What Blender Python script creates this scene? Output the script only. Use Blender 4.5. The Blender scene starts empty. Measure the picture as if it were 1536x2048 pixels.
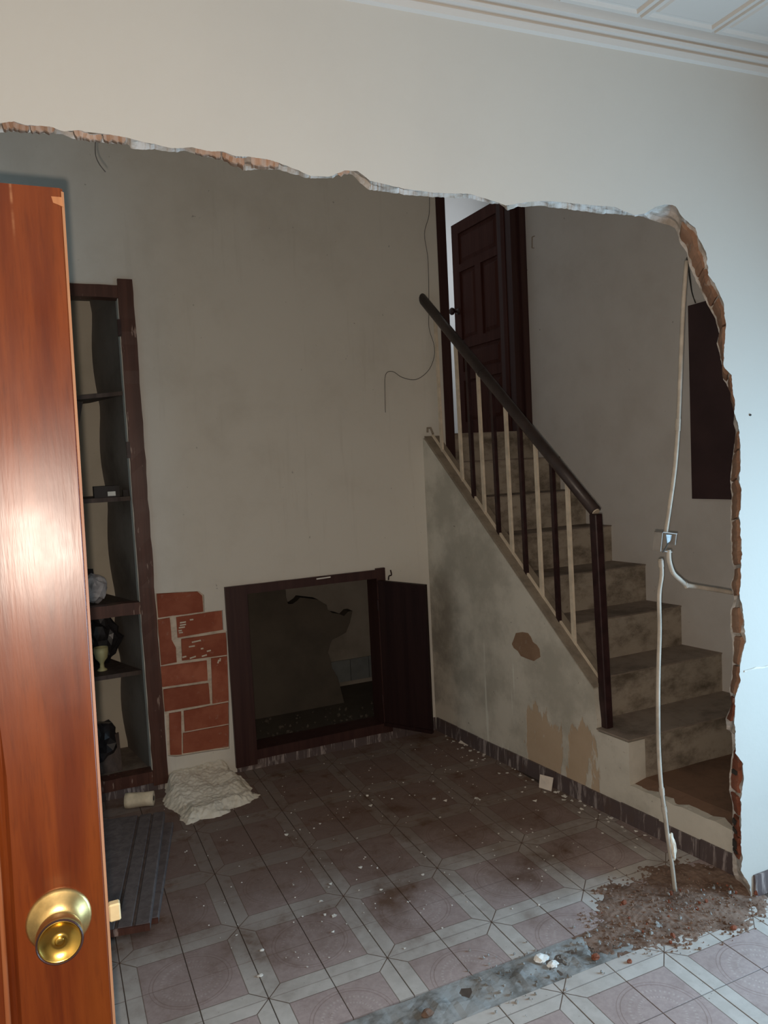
import bpy, bmesh, math, random
from mathutils import Vector, Matrix, noise as mnoise
from mathutils.geometry import tessellate_polygon
random.seed(7)
SC = bpy.context.scene
COL = SC.collection

# ------------------------------------------------------------------ camera
F_PX = 1520.0
CAM = Vector((-0.513496, -2.601663, 1.631887))
YAW, PITCH, ROLL = math.radians(24.02625), math.radians(-4.04518), math.radians(-2.87105)
def cam_axes():
    cy, sy, cp, sp = math.cos(YAW), math.sin(YAW), math.cos(PITCH), math.sin(PITCH)
    cr, sr = math.cos(ROLL), math.sin(ROLL)
    fwd = Vector((sy*cp, cy*cp, sp)); right = Vector((cy, -sy, 0)); up = right.cross(fwd)
    return right*cr + up*sr, -right*sr + up*cr, fwd
RT, UP, FW = cam_axes()
cam_d = bpy.data.cameras.new('camera'); cam = bpy.data.objects.new('camera', cam_d); COL.objects.link(cam)
m = Matrix((RT, UP, -FW)).transposed().to_4x4(); m.translation = CAM
cam.matrix_world = m
cam_d.sensor_fit = 'VERTICAL'; cam_d.sensor_height = 36.0; cam_d.lens = F_PX/2048*36.0
cam_d.clip_start = 0.02
SC.camera = cam

# ------------------------------------------------------------------ world and lights
w = bpy.data.worlds.new('world'); SC.world = w; w.use_nodes = True
w.node_tree.nodes['Background'].inputs[0].default_value = (0.55, 0.75, 1.0, 1)
w.node_tree.nodes['Background'].inputs[1].default_value = 0.6
def light(name, typ, loc, power, color, rot=(0, 0, 0), **kw):
    d = bpy.data.lights.new(name, typ); o = bpy.data.objects.new(name, d); COL.objects.link(o)
    o.location = loc; o.rotation_euler = rot; d.energy = power; d.color = color
    for k, v in kw.items(): setattr(d, k, v)
    return o
# the phone's own flash, just below and left of the lens
light('phone_flash', 'POINT', CAM + RT*-0.010 + UP*-0.021, 92, (1.0, 0.852, 0.722), shadow_soft_size=0.006)
# daylight through the glazed opening in the right wall of the front room
light('window_daylight', 'AREA', (2.70, -1.76, 1.0), 66, (0.45, 0.745, 1.0), (0, math.radians(90), 0),
      shape='RECTANGLE', size=1.25, size_y=0.8, spread=math.radians(150))
# daylight of the upstairs room window
light('upstairs_daylight', 'AREA', (3.52, 2.5, 3.2), 17, (0.95, 0.98, 1.0), (0, math.radians(90), 0),
      shape='RECTANGLE', size=0.9, size_y=0.8)
SC.view_settings.view_transform = 'Standard'; SC.view_settings.look = 'None'
SC.view_settings.gamma = 1.0; SC.view_settings.exposure = 0.0
SC.view_settings.use_curve_mapping = False
SC.cycles.use_denoising = True
SC.cycles.max_bounces = 8; SC.cycles.diffuse_bounces = 5

# ------------------------------------------------------------------ geometry from measured photo points
def ray(q):
    return RT*((q[0]-768)/F_PX) + UP*(-(q[1]-1024)/F_PX) + FW
def onz(q, z=0.0):
    d = ray(q); return CAM + d*((z-CAM.z)/d.z)
def ony(q, y):
    d = ray(q); return CAM + d*((y-CAM.y)/d.y)
SA = math.atan(0.1194)
def xs(y, off=0.0): return 1.53 - 0.1194*(y-1.3) + off          # face of the stair side wall
def xr(y): return 2.335 - 0.15*(y-1.5)                            # face of the stairwell's right wall
def online(q, a, b, off=0.0):                                     # vertical plane X = a + b*Y + off
    d = ray(q); t = (a + off + b*CAM.y - CAM.x)/(d.x - b*d.y); return CAM + d*t
def onst(q, off=0.0): return online(q, 1.53+0.1194*1.3, -0.1194, off)
def onrw(q, off=0.0): return online(q, 2.335+0.15*1.5, -0.15, off)
YB, YF, YR = 1.36, -0.72, -0.62

# ------------------------------------------------------------------ materials
class NT:
    def __init__(s, name):
        s.m = bpy.data.materials.new(name); s.m.use_nodes = True
        s.t = s.m.node_tree; s.b = s.t.nodes['Principled BSDF']
        s.tc = s.t.nodes.new('ShaderNodeTexCoord'); s.g = s.t.nodes.new('ShaderNodeNewGeometry')
    def put(s, sock, v):
        if v is None: return
        if isinstance(v, bpy.types.NodeSocket): s.t.links.new(v, sock)
        elif isinstance(v, (tuple, list)) and len(v) == 3 and sock.type == 'RGBA': sock.default_value = (*v, 1)
        else: sock.default_value = v
    @property
    def P(s): return s.g.outputs['Position']
    @property
    def O(s): return s.tc.outputs['Object']
    def map(s, v, scale=(1, 1, 1), loc=(0, 0, 0), rot=(0, 0, 0)):
        n = s.t.nodes.new('ShaderNodeMapping'); s.put(n.inputs['Vector'], v)
        n.inputs['Scale'].default_value = scale; n.inputs['Location'].default_value = loc; n.inputs['Rotation'].default_value = rot
        return n.outputs[0]
    def noise(s, v, scale, detail=4, rough=0.55, dist=0.0):
        n = s.t.nodes.new('ShaderNodeTexNoise'); s.put(n.inputs['Vector'], v)
        n.inputs['Scale'].default_value = scale; n.inputs['Detail'].default_value = detail
        n.inputs['Roughness'].default_value = rough; n.inputs['Distortion'].default_value = dist
        return n.outputs[0]
    def voro(s, v, scale, feat='F1', out=0):
        n = s.t.nodes.new('ShaderNodeTexVoronoi'); n.feature = feat; s.put(n.inputs['Vector'], v)
        n.inputs['Scale'].default_value = scale; return n.outputs[out]
    def math(s, op, a, b=None, c=None, clamp=False):
        n = s.t.nodes.new('ShaderNodeMath'); n.operation = op; n.use_clamp = clamp
        for i, x in enumerate((a, b, c)):
            if x is not None: s.put(n.inputs[i], x)
        return n.outputs[0]
    def ss(s, v, a, b, lo=0.0, hi=1.0):
        n = s.t.nodes.new('ShaderNodeMapRange'); n.interpolation_type = 'SMOOTHSTEP'; s.put(n.inputs[0], v)
        n.inputs[1].default_value = a; n.inputs[2].default_value = b; n.inputs[3].default_value = lo; n.inputs[4].default_value = hi
        return n.outputs[0]
    def mix(s, f, a, b, mode='MIX'):
        n = s.t.nodes.new('ShaderNodeMix'); n.data_type = 'RGBA'; n.blend_type = mode
        s.put(n.inputs[0], f); s.put(n.inputs[6], a); s.put(n.inputs[7], b); return n.outputs[2]
    def sep(s, v):
        n = s.t.nodes.new('ShaderNodeSeparateXYZ'); s.put(n.inputs[0], v); return n.outputs
    def rand(s):
        n = s.t.nodes.new('ShaderNodeObjectInfo'); return n.outputs['Random']
    def bump(s, h, strength=0.3, dist=0.01):
        n = s.t.nodes.new('ShaderNodeBump'); s.put(n.inputs['Height'], h)
        n.inputs['Strength'].default_value = strength; n.inputs['Distance'].default_value = dist
        s.t.links.new(n.outputs[0], s.b.inputs['Normal'])
    def out(s, color, rough=0.7, metal=0.0, spec=0.3):
        s.put(s.b.inputs['Base Color'], color); s.put(s.b.inputs['Roughness'], rough)
        s.put(s.b.inputs['Metallic'], metal); s.b.inputs['Specular IOR Level'].default_value = spec
        return s.m

def simple(name, color, rough=0.7, var=0.25, scale=8, metal=0.0, spec=0.3, bump=0.15, bscale=60):
    n = NT(name); a = n.noise(n.O, scale)
    c = n.mix(n.ss(a, 0.3, 0.7), tuple(x*(1-var) for x in color), tuple(min(1, x*(1+var)) for x in color))
    if bump: n.bump(n.noise(n.O, bscale, 3), bump, 0.003)
    return n.out(c, rough, metal, spec)

def paint(name, base, dirt_shade, amount=0.5, specks=True, streak=0.0):
    n = NT(name)
    big = n.noise(n.P, 1.3, 5, 0.6); mid = n.noise(n.P, 5, 6, 0.65)
    f = n.math('MULTIPLY', n.ss(n.math('ADD', n.math('MULTIPLY', big, .6), n.math('MULTIPLY', mid, .4)), 0.42, 0.72), amount)
    c = n.mix(f, base, dirt_shade)
    if streak:
        st = n.noise(n.map(n.P, (9, 9, .7)), 2.0, 4)
        c = n.mix(n.math('MULTIPLY', n.ss(st, .58, .72), streak), c, dirt_shade)
    if specks:
        sp = n.noise(n.P, 34, 2, .5); k = n.math('MULTIPLY', n.ss(sp, .74, .80), .6)
        c = n.mix(k, c, tuple(x*.35 for x in dirt_shade))
    n.bump(n.math('ADD', n.math('MULTIPLY', mid, .5), n.math('MULTIPLY', n.noise(n.P, 45, 3), .25)), .18, .01)
    return n.out(c, .75, 0, .25)

M = {}
M['front_paint'] = paint('front_paint', (.545, .525, .48), (.505, .485, .445), .5, False)
M['ochre_paint'] = paint('ochre_paint', (.34, .29, .22), (.28, .24, .18), .5, False)
M['ceiling_paint'] = paint('ceiling_paint', (.58, .555, .52), (.53, .51, .48), .4, False)
M['hall_paint'] = paint('hall_paint', (.700, .665, .595), (.560, .518, .448), .6, True, .25)
M['stairwell_paint'] = paint('stairwell_paint', (.612, .579, .545), (.479, .439, .399), .6)
M['upper_paint'] = paint('upper_paint', (.6, .62, .64), (.5, .52, .54), .4, False)
M['cupboard_back'] = paint('cupboard_back', (.60, .53, .42), (.42, .36, .27), .6)
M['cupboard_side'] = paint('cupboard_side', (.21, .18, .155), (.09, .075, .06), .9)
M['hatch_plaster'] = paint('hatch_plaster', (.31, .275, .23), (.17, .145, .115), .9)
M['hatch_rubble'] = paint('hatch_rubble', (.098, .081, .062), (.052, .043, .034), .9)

def stair_wall_mat():
    n = NT('peeling_stair_wall')
    x, y, z = n.sep(n.P)
    a = n.noise(n.P, 2.2, 6, .65); b = n.noise(n.P, 7, 6, .7)
    c = n.mix(n.ss(a, .42, .66), (.650, .605, .520), (.442, .410, .345))
    # bare tan plaster where the paint came off, near the foot of the wall at its front end
    pv = n.noise(n.map(n.P, (6, 6, 1.6)), 1.6, 5, .65)
    zone = n.math('MULTIPLY', n.ss(z, .55, .25), n.math('MULTIPLY', n.ss(y, .85, .45), n.ss(y, -.05, .1)))
    k = n.math('MULTIPLY', n.ss(n.math('ADD', n.math('MULTIPLY', pv, .9), n.math('MULTIPLY', zone, .38)), .76, .80), .75)
    c = n.mix(k, c, n.mix(b, (.442, .293, .176), (.546, .390, .247)))
    # whitish streaks, old scraped filler
    st = n.noise(n.map(n.P, (26, 26, 1.5)), 1.0, 3, .5)
    c = n.mix(n.math('MULTIPLY', n.math('MULTIPLY', n.ss(st, .66, .71), n.ss(z, .75, .5)), .55), c, (.800, .800, .715))
    # grey damp mould in the corner by the hatch
    mo = n.math('MULTIPLY', n.ss(n.noise(n.P, 4.5, 5, .65), .38, .62), n.math('MULTIPLY', n.ss(y, .85, 1.3), n.ss(z, 1.15, .75)))
    c = n.mix(n.math('MULTIPLY', mo, .5), c, (.169, .150, .124))
    sp = n.ss(n.noise(n.P, 40, 2), .72, .79)
    c = n.mix(n.math('MULTIPLY', sp, .6), c, (.117, .091, .065))
    n.bump(n.math('ADD', n.math('MULTIPLY', k, -.6), n.math('MULTIPLY', b, .5)), .35, .008)
    return n.out(c, .8, 0, .2)
M['stair_wall'] = stair_wall_mat()

def grimy(name, base, grime, lo=.4, hi=.68, sc=5):
    n = NT(name); a = n.noise(n.map(n.P, (1, 1, 1.6)), sc, 6, .68); b = n.noise(n.P, 26, 4, .6)
    c = n.mix(n.ss(a, lo, hi), base, grime)
    c = n.mix(n.math('MULTIPLY', n.ss(b, .6, .75), .5), c, grime)
    n.bump(n.math('ADD', a, n.math('MULTIPLY', b, .4)), .3, .006)
    return n.out(c, .8, 0, .2)
M['riser'] = grimy('riser_paint', (.38, .325, .26), (.125, .098, .072), .40, .72)
M['tread'] = grimy('tread_stone', (.30, .245, .20), (.16, .125, .10), .4, .68, 4)
M['coping'] = grimy('coping_stone', (.300, .247, .188), (.195, .158, .120), .4, .7, 8)
M['platform_top'] = grimy('dusty_platform', (.204, .120, .079), (.120, .074, .052), .4, .65, 3)
M['concrete'] = grimy('broken_concrete', (.33, .335, .33), (.15, .145, .135), .42, .66, 9)
M['mortar'] = grimy('mortar', (.705, .615, .503), (.495, .420, .330), .4, .7, 14)
M['rim_mortar'] = grimy('rim_plaster', (.60, .56, .52), (.45, .39, .33), .42, .6, 16)
M['rubble_soil'] = grimy('rubble_soil', (.25, .170, .130), (.15, .092, .066), .4, .65, 12)
M['plaster_heap'] = grimy('plaster_heap', (.750, .688, .575), (.500, .438, .338), .5, .75, 12)

def brick_mat(name, a, b, smear=.5):
    n = NT(name); r = n.rand(); v = n.noise(n.P, 9, 5, .6); f = n.noise(n.map(n.P, (1, 1, 9)), 14, 3)
    c = n.mix(n.ss(v, .35, .65), a, b)
    c = n.mix(n.math('MULTIPLY', r, .45), c, tuple(x*.6 for x in a))
    c = n.mix(n.math('MULTIPLY', n.ss(n.noise(n.P, 24, 4), .62, .72), smear), c, (.50, .44, .37))
    n.bump(n.math('ADD', f, n.math('MULTIPLY', v, .5)), .3, .004)
    return n.out(c, .85, 0, .15)
M['brick'] = brick_mat('patch_brick', (.324, .091, .052), (.438, .144, .084), .16)
M['rim_brick'] = brick_mat('rim_brick', (.31, .175, .115), (.38, .235, .16), .5)
M['bare_plaster'] = brick_mat('bare_plaster', (.29, .18, .115), (.36, .235, .155), .15)
M['rim_brick_pale'] = brick_mat('rim_brick_pale', (.43, .265, .18), (.52, .36, .27), .5)
M['rim_brick_red'] = brick_mat('rim_brick_red', (.234, .077, .045), (.306, .117, .072), .3)

def wood(name, c0, c1, rough=.5, scale=1.0, spec=.35, wear=None):
    n = NT(name)
    v = n.map(n.O, (26*scale, 26*scale, 1.1*scale)); g = n.noise(v, 1.0, 5, .6, .6)
    h = n.noise(n.map(n.O, (120*scale, 120*scale, 4*scale)), 1.0, 3)
    c = n.mix(n.ss(g, .32, .68), c0, c1); c = n.mix(n.math('MULTIPLY', n.ss(h, .55, .7), .25), c, tuple(x*.6 for x in c0))
    if wear:
        k = n.ss(n.noise(n.map(n.O, (40, 40, 7)), 1.0, 4, .6), .64, .70); c = n.mix(n.math('MULTIPLY', k, .8), c, wear)
    n.bump(h, .12, .002)
    return n.out(c, rough, 0, spec)
def mahogany():
    n = NT('mahogany'); x, y, z = n.sep(n.O)
    g = n.noise(n.map(n.O, (30, 30, .9)), 1.0, 4, .55, .4)
    g2 = n.noise(n.map(n.O, (9, 9, .5)), 1.0, 3, .5)
    h = n.noise(n.map(n.O, (190, 190, 7)), 1.0, 3, .6)
    c = n.mix(n.ss(g, .3, .7), (.080, .0145, .0036), (.135, .030, .0060))
    c = n.mix(n.math('MULTIPLY', n.ss(g2, .45, .65), .35), c, (.17, .048, .008))
    c = n.mix(n.math('MULTIPLY', n.ss(h, .5, .7), .22), c, (.04, .009, .004))
    # pale vertical rub mark at the top
    k = n.math('MULTIPLY', n.ss(n.math('ABSOLUTE', n.math('ADD', x, .058)), .0028, .0), n.math('MULTIPLY', n.ss(z, .95, 1.03), n.ss(n.noise(n.map(n.O, (1, 1, 12)), 2), .4, .6)))
    c = n.mix(k, c, (.26, .12, .06))
    n.bump(n.math('ADD', h, n.math('MULTIPLY', n.noise(n.map(n.O, (60, 60, 9)), 1.0, 4), .8)), .10, .0015)
    return n.out(c, n.ss(n.noise(n.O, 6, 4), .2, .8, .27, .36), 0, .33)
M['mahogany'] = mahogany()
M['door_edge'] = wood('door_edge', (.28, .11, .045), (.36, .17, .075), .5)
M['door_highlight'] = wood('door_highlight', (.20, .062, .022), (.28, .11, .045), .4)
M['dark_wood'] = wood('dark_wood', (.037, .014, .013), (.056, .024, .020), .45)
M['frame_wood'] = wood('worn_frame_wood', (.064, .024, .016), (.102, .040, .027), .45, 1, .35, (.352, .240, .192))
M['leaf_wood'] = wood('upper_door_wood', (.055, .020, .0155), (.075, .030, .023), .5, 1.0, .06)
M['hatch_leaf'] = wood('hatch_leaf', (.017, .0065, .006), (.026, .011, .0095), .5, 1, .2)
M['panel_wood'] = wood('grey_board', (.105, .084, .080), (.15, .122, .115), .7, 1.0, .15)
M['shelf_wood'] = wood('shelf_wood', (.053, .036, .030), (.098, .069, .057), .7)
M['dark_iron'] = simple('dark_iron', (.033, .015, .015), .4, .3, 20)
M['cream_iron'] = simple('cream_iron', (.676, .572, .442), .5, .12, 20)
M['rail_plastic'] = simple('handrail_plastic', (.050, .035, .031), .38, .25, 10, spec=.4)
M['brass'] = simple('brass', (.78, .53, .13), .24, .10, 30, 1.0, .5, .04)
M['brass_worn'] = simple('brass_worn', (.62, .45, .19), .38, .2, 40, 1.0, .5, .05)
M['latch'] = simple('latch_brass', (.60, .50, .30), .6, .1, 30, .2)
M['conduit'] = simple('conduit_plastic', (.43, .375, .31), .6, .18, 15, spec=.15)
M['box_grey'] = simple('grey_box_plastic', (.27, .245, .22), .6, .2, 15)
M['steel'] = simple('galvanised', (.30, .32, .33), .55, .35, 40, .3)
M['wire'] = simple('black_wire', (.05, .045, .04), .6, .1)
M['paper'] = simple('paper', (.650, .572, .494), .9, .15, 10)
M['white_paper'] = simple('white_label', (.72, .70, .64), .8, .06, 10)
M['flake'] = simple('paint_flake', (.70, .66, .60), .8, .2, 30)
M['chip_blue'] = simple('plaster_chip', (.85, .84, .80), .8, .08, 30)
M['bag'] = simple('grey_bag', (.378, .343, .336), .5, .25, 14, spec=.5)
M['dark_bag'] = simple('black_bag', (.02, .018, .02), .3, .4, 10, spec=.6)
M['goblet'] = simple('cream_glaze', (.480, .450, .240), .4, .12, 10)
M['roll'] = simple('spool_card', (.704, .576, .400), .8, .15, 20)
M['box'] = simple('dark_box', (.028, .022, .02), .6, .3)
M['cabinet'] = simple('meter_door', (.047, .025, .025), .55, .15, 4)
M['grout'] = simple('grout', (.10, .075, .06), .9, .3, 12)
M['tile_white'] = simple('glazed_white', (.17, .18, .175), .3, .1, 12)

def tile_mat():
    n = NT('patterned_tile'); x, y, z = n.sep(n.O)
    mn = n.math('MINIMUM', x, y)
    band = n.ss(mn, .0505, .0495)
    line = n.math('MULTIPLY', n.ss(n.math('ABSOLUTE', n.math('SUBTRACT', mn, .05)), .0022, .0008), .75)
    dg = n.math('MULTIPLY', n.ss(n.math('ABSOLUTE', n.math('SUBTRACT', x, y)), .0034, .0012), n.ss(mn, .051, .049))
    dx = n.math('SUBTRACT', .2, x); dy = n.math('SUBTRACT', .2, y)
    r = n.math('SQRT', n.math('ADD', n.math('MULTIPLY', dx, dx), n.math('MULTIPLY', dy, dy)))
    ang = n.math('ARCTAN2', dy, dx)
    dots = n.ss(n.math('SINE', n.math('MULTIPLY', ang, 44.0)), -.1, .5)
    ring = lambda rad, w: n.ss(n.math('ABSOLUTE', n.math('SUBTRACT', r, rad)), w, w*.35)
    dd = n.math('MULTIPLY', n.math('ADD', ring(.092, .006), ring(.066, .005), clamp=True), dots)
    arc = n.math('ADD', ring(.118, .0022), ring(.129, .0016), clamp=True)
    pv = n.noise(n.P, 60, 3, .7)
    pink = n.mix(n.ss(pv, .35, .65), (.405, .325, .315), (.46, .375, .36))
    pink = n.mix(n.math('MULTIPLY', dd, .45), pink, (.60, .53, .50))
    pink = n.mix(n.math('MULTIPLY', arc, .5), pink, (.20, .13, .115))
    cream = n.mix(n.ss(n.noise(n.P, 20, 4), .35, .65), (.53, .50, .465), (.60, .565, .53))
    c = n.mix(band, pink, cream)
    c = n.mix(n.math('MAXIMUM', line, dg), c, (.13, .095, .075))
    jt = n.math('MAXIMUM', n.ss(mn, .0030, .0014), n.ss(n.math('MAXIMUM', x, y), .1970, .1986))
    c = n.mix(n.math('MULTIPLY', jt, .5), c, (.07, .047, .036))
    c = n.mix(n.math('MULTIPLY', n.rand(), .12), c, (.30, .24, .21))
    # blotchy trodden-in dust, plus the hall's dimmer light painted in beyond the doorway
    px, py, pz = n.sep(n.P)
    d1 = n.noise(n.P, 2.6, 6, .62); d2 = n.noise(n.P, 9, 5, .65)
    wob = n.math('ADD', py, n.math('MULTIPLY', n.math('SUBTRACT', d1, .5), 1.5))
    far = n.ss(wob, -.75, .35)
    dirt_shade = n.math('ADD', n.math('MULTIPLY', far, .78), n.math('MULTIPLY', n.ss(d2, .5, .75), .20))
    dirt_shade = n.math('ADD', dirt_shade, n.math('MULTIPLY', n.ss(d1, .55, .72), .22), clamp=True)
    c = n.mix(dirt_shade, c, n.mix(d2, (.088, .043, .024), (.13, .068, .040)))
    sp = n.ss(n.noise(n.P, 90, 2), .70, .76)
    c = n.mix(n.math('MULTIPLY', sp, .55), c, (.075, .05, .035))
    hgt = n.math('ADD', n.math('MULTIPLY', n.math('MAXIMUM', line, dg), -1.0), n.math('MULTIPLY', dd, .35))
    n.bump(n.math('ADD', hgt, n.math('MULTIPLY', d2, .3)), .25, .002)
    return n.out(c, n.math('ADD', .42, n.math('MULTIPLY', dirt_shade, .4)), 0, .35)
M['tile'] = tile_mat()

def skirting_mat():
    n = NT('skirting_tile'); v = n.noise(n.map(n.P, (30, 30, 5)), 1.0, 5, .65, .8)
    c = n.mix(n.ss(v, .50, .64), (.10, .075, .074), (.34, .29, .275))
    c = n.mix(n.ss(n.noise(n.P, 11, 4), .5, .75), c, (.105, .072, .063))
    n.bump(v, .2, .003); return n.out(c, .45, 0, .4)
M['skirting'] = skirting_mat()

# ------------------------------------------------------------------ object helpers
def tag(o, label=None, cat=None, kind=None, group=None):
    if label: o['label'] = label
    if cat: o['category'] = cat
    if kind: o['kind'] = kind
    if group: o['group'] = group
    return o
def link(name, me, mat, parent=None, label=None, cat=None, kind=None, group=None, smooth=False):
    if mat is not None and not me.materials: me.materials.append(M[mat] if isinstance(mat, str) else mat)
    o = bpy.data.objects.new(name, me); COL.objects.link(o)
    if parent is not None: o.parent = parent
    if smooth:
        for p in me.polygons: p.use_smooth = True
    return tag(o, label, cat, kind, group)
def obj(name, bm, mat, parent=None, origin=None, **kw):
    bmesh.ops.recalc_face_normals(bm, faces=bm.faces[:])
    # parts keep world coordinates: subtract the parent's location
    off = Vector((0, 0, 0))
    if origin is not None:
        off = Vector(origin)
        bmesh.ops.translate(bm, verts=bm.verts[:], vec=-off)
    me = bpy.data.meshes.new(name); bm.to_mesh(me); bm.free()
    o = link(name, me, mat, parent, **kw)
    pl = world_loc(parent) if parent is not None else Vector((0, 0, 0))
    o.location = off - pl
    return o
def world_loc(o):
    v = Vector((0, 0, 0))
    while o is not None: v += o.location; o = o.parent
    return v
def empty(name, loc, **kw):
    o = bpy.data.objects.new(name, None); COL.objects.link(o); o.location = loc; o.empty_display_size = .1
    return tag(o, **kw)
def hexa(bm, p):
    v = [bm.verts.new(q) for q in p]
    for f in ((0, 1, 2, 3), (7, 6, 5, 4), (0, 4, 5, 1), (1, 5, 6, 2), (2, 6, 7, 3), (3, 7, 4, 0)):
        bm.faces.new([v[i] for i in f])
    return v
def box(bm, x0, x1, y0, y1, z0, z1, bev=0.0):
    vs = hexa(bm, [(x0, y0, z0), (x1, y0, z0), (x1, y1, z0), (x0, y1, z0), (x0, y0, z1), (x1, y0, z1), (x1, y1, z1), (x0, y1, z1)])
    if bev:
        es = list({e for v in vs for e in v.link_edges})
        bmesh.ops.bevel(bm, geom=es, offset=bev, segments=1, affect='EDGES')
def nb(*a, **k):
    bm = bmesh.new(); box(bm, *a, **k); return bm
def bar(bm, a, b, wx, wy, ux=None, bev=0.0):          # rectangular bar from a to b
    a, b = Vector(a), Vector(b); d = (b-a).normalized()
    ux = Vector(ux) if ux else Vector((1, 0, 0))
    ux = (ux - d*ux.dot(d)).normalized(); uy = d.cross(ux)
    c = [(-1, -1), (1, -1), (1, 1), (-1, 1)]
    vs = hexa(bm, [a+ux*(i*wx/2)+uy*(j*wy/2) for i, j in c]+[b+ux*(i*wx/2)+uy*(j*wy/2) for i, j in c])
    if bev:
        es = list({e for v in vs for e in v.link_edges}); bmesh.ops.bevel(bm, geom=es, offset=bev, segments=1, affect='EDGES')
def tube(bm, pts, r, n=10, cap=True):
    pts = [Vector(p) for p in pts]; rings = []
    ref = Vector((.31, .77, .55))
    for i, p in enumerate(pts):
        d = (pts[min(i+1, len(pts)-1)]-pts[max(i-1, 0)]).normalized()
        u = (ref-d*ref.dot(d)).normalized(); v = d.cross(u)
        rr = r[i] if isinstance(r, (list, tuple)) else r
        rings.append([bm.verts.new(p+u*(rr*math.cos(2*math.pi*k/n))+v*(rr*math.sin(2*math.pi*k/n))) for k in range(n)])
    for a, b in zip(rings, rings[1:]):
        for k in range(n): bm.faces.new([a[k], a[(k+1) % n], b[(k+1) % n], b[k]])
    if cap: bm.faces.new(rings[0][::-1]); bm.faces.new(rings[-1])
def smooth_pts(pts, k=4):
    P = [Vector(p) for p in pts]; out = []
    for i in range(len(P)-1):
        p0, p1, p2, p3 = P[max(i-1, 0)], P[i], P[i+1], P[min(i+2, len(P)-1)]
        for s in range(k):
            t = s/k
            out.append(.5*((2*p1)+(p2-p0)*t+(2*p0-5*p1+4*p2-p3)*t*t+(3*p1-p0-3*p2+p3)*t**3))
    out.append(P[-1]); return out
def lathe(bm, prof, origin, axis, n=28):               # prof: (radius, along)
    ax = Vector(axis).normalized(); u = ax.orthogonal().normalized(); v = ax.cross(u); o = Vector(origin); rings = []
    for r, h in prof:
        if r < 1e-6: rings.append([bm.verts.new(o+ax*h)])
        else: rings.append([bm.verts.new(o+ax*h+u*(r*math.cos(2*math.pi*k/n))+v*(r*math.sin(2*math.pi*k/n))) for k in range(n)])
    for a, b in zip(rings, rings[1:]):
        for k in range(n):
            k2 = (k+1) % n
            if len(a) == 1 and len(b) == 1: continue
            if len(a) == 1: bm.faces.new([a[0], b[k2], b[k]])
            elif len(b) == 1: bm.faces.new([a[k], a[k2], b[0]])
            else: bm.faces.new([a[k], a[k2], b[k2], b[k]])
def poly_solid(bm, loops, fa, fb):                     # loops: outer + holes of (u,v); fa/fb map to the two faces
    A, B = [], []; fl = []
    for lp in loops:
        A.append([bm.verts.new(fa(*p)) for p in lp]); B.append([bm.verts.new(fb(*p)) for p in lp]); fl.append([Vector((p[0], p[1], 0)) for p in lp])
    fa_, fb_ = sum(A, []), sum(B, [])
    for t in tessellate_polygon(fl):
        try:
            bm.faces.new([fa_[i] for i in t]); bm.faces.new([fb_[i] for i in reversed(t)])
        except ValueError: pass
    for a, b in zip(A, B):
        for i in range(len(a)):
            j = (i+1) % len(a); bm.faces.new([a[i], a[j], b[j], b[i]])
def nz(v, s=1.0, seed=0.0): return mnoise.noise(Vector(v)*s+Vector((seed, seed*.7, seed*1.3)))
def interp(pts, t, key=0):
    o = 1-key
    if t <= pts[0][key]: return pts[0][o]
    for a, b in zip(pts, pts[1:]):
        if t <= b[key]: return a[o]+(b[o]-a[o])*(t-a[key])/max(1e-9, b[key]-a[key])
    return pts[-1][o]

# ================================================================== STRUCTURE
XL, XRF = -1.35, 2.72          # front room
# ---- front wall with the knocked-through opening
TOP_O = [(0, 246), (27, 243), (50, 250), (100, 253), (127, 263), (160, 260), (180, 268), (213, 268), (253, 275), (300, 287), (347, 297), (383, 295), (417, 302), (447, 304), (473, 313), (500, 313), (540, 320), (580, 334), (620, 351), (660, 353), (690, 341), (715, 342), (740, 361), (800, 376), (870, 386), (940, 388), (980, 400), (1010, 411), (1030, 408), (1050, 404), (1100, 402), (1180, 410), (1230, 414), (1269, 431), (1295, 426)]
TOP_I = [(0, 265), (20, 263), (123, 268), (147, 278), (180, 283), (207, 285), (257, 289), (262, 297), (313, 300), (353, 305), (367, 301), (387, 308), (433, 317), (463, 329), (490, 341), (512, 338), (560, 340), (610, 355), (665, 356), (685, 346), (705, 349), (720, 366), (735, 378), (800, 388), (860, 394), (940, 397), (985, 408), (1000, 409), (1015, 421), (1035, 413), (1080, 412), (1150, 420), (1200, 427), (1230, 428), (1285, 433), (1320, 446)]
RIGHT_O = [(1350, 411), (1361, 431), (1390, 456), (1412, 507), (1416, 550), (1433, 574), (1448, 610), (1452, 646), (1448, 682), (1449, 734), (1463, 749), (1466, 782), (1471, 804), (1469, 828), (1477, 852), (1482, 900), (1480, 935), (1478, 955), (1484, 1002), (1478, 1036), (1482, 1060), (1484, 1102), (1482, 1136), (1482, 1162), (1478, 1187), (1484, 1208), (1488, 1237), (1491, 1279), (1482, 1317), (1480, 1363), (1471, 1397), (1469, 1438), (1471, 1506), (1486, 1527), (1487, 1564), (1482, 1598), (1482, 1690), (1486, 1716), (1482, 1742), (1500, 1772), (1502, 1800), (1500, 1822)]
RIGHT_I = [(1351, 455), (1360, 486), (1375, 507), (1378, 531), (1399, 577), (1412, 604), (1430, 637), (1439, 667), (1433, 686), (1442, 722), (1454, 770), (1466, 798), (1471, 828), (1471, 870), (1465, 919), (1460, 955), (1463, 997), (1461, 1044), (1463, 1119), (1469, 1145), (1461, 1170), (1469, 1199), (1461, 1220), (1461, 1262), (1465, 1287), (1465, 1338), (1459, 1380), (1465, 1405), (1451, 1438), (1453, 1459), (1463, 1464), (1465, 1501), (1459, 1548), (1459, 1585), (1465, 1606), (1465, 1741), (1472, 1760), (1480, 1790)]
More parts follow.
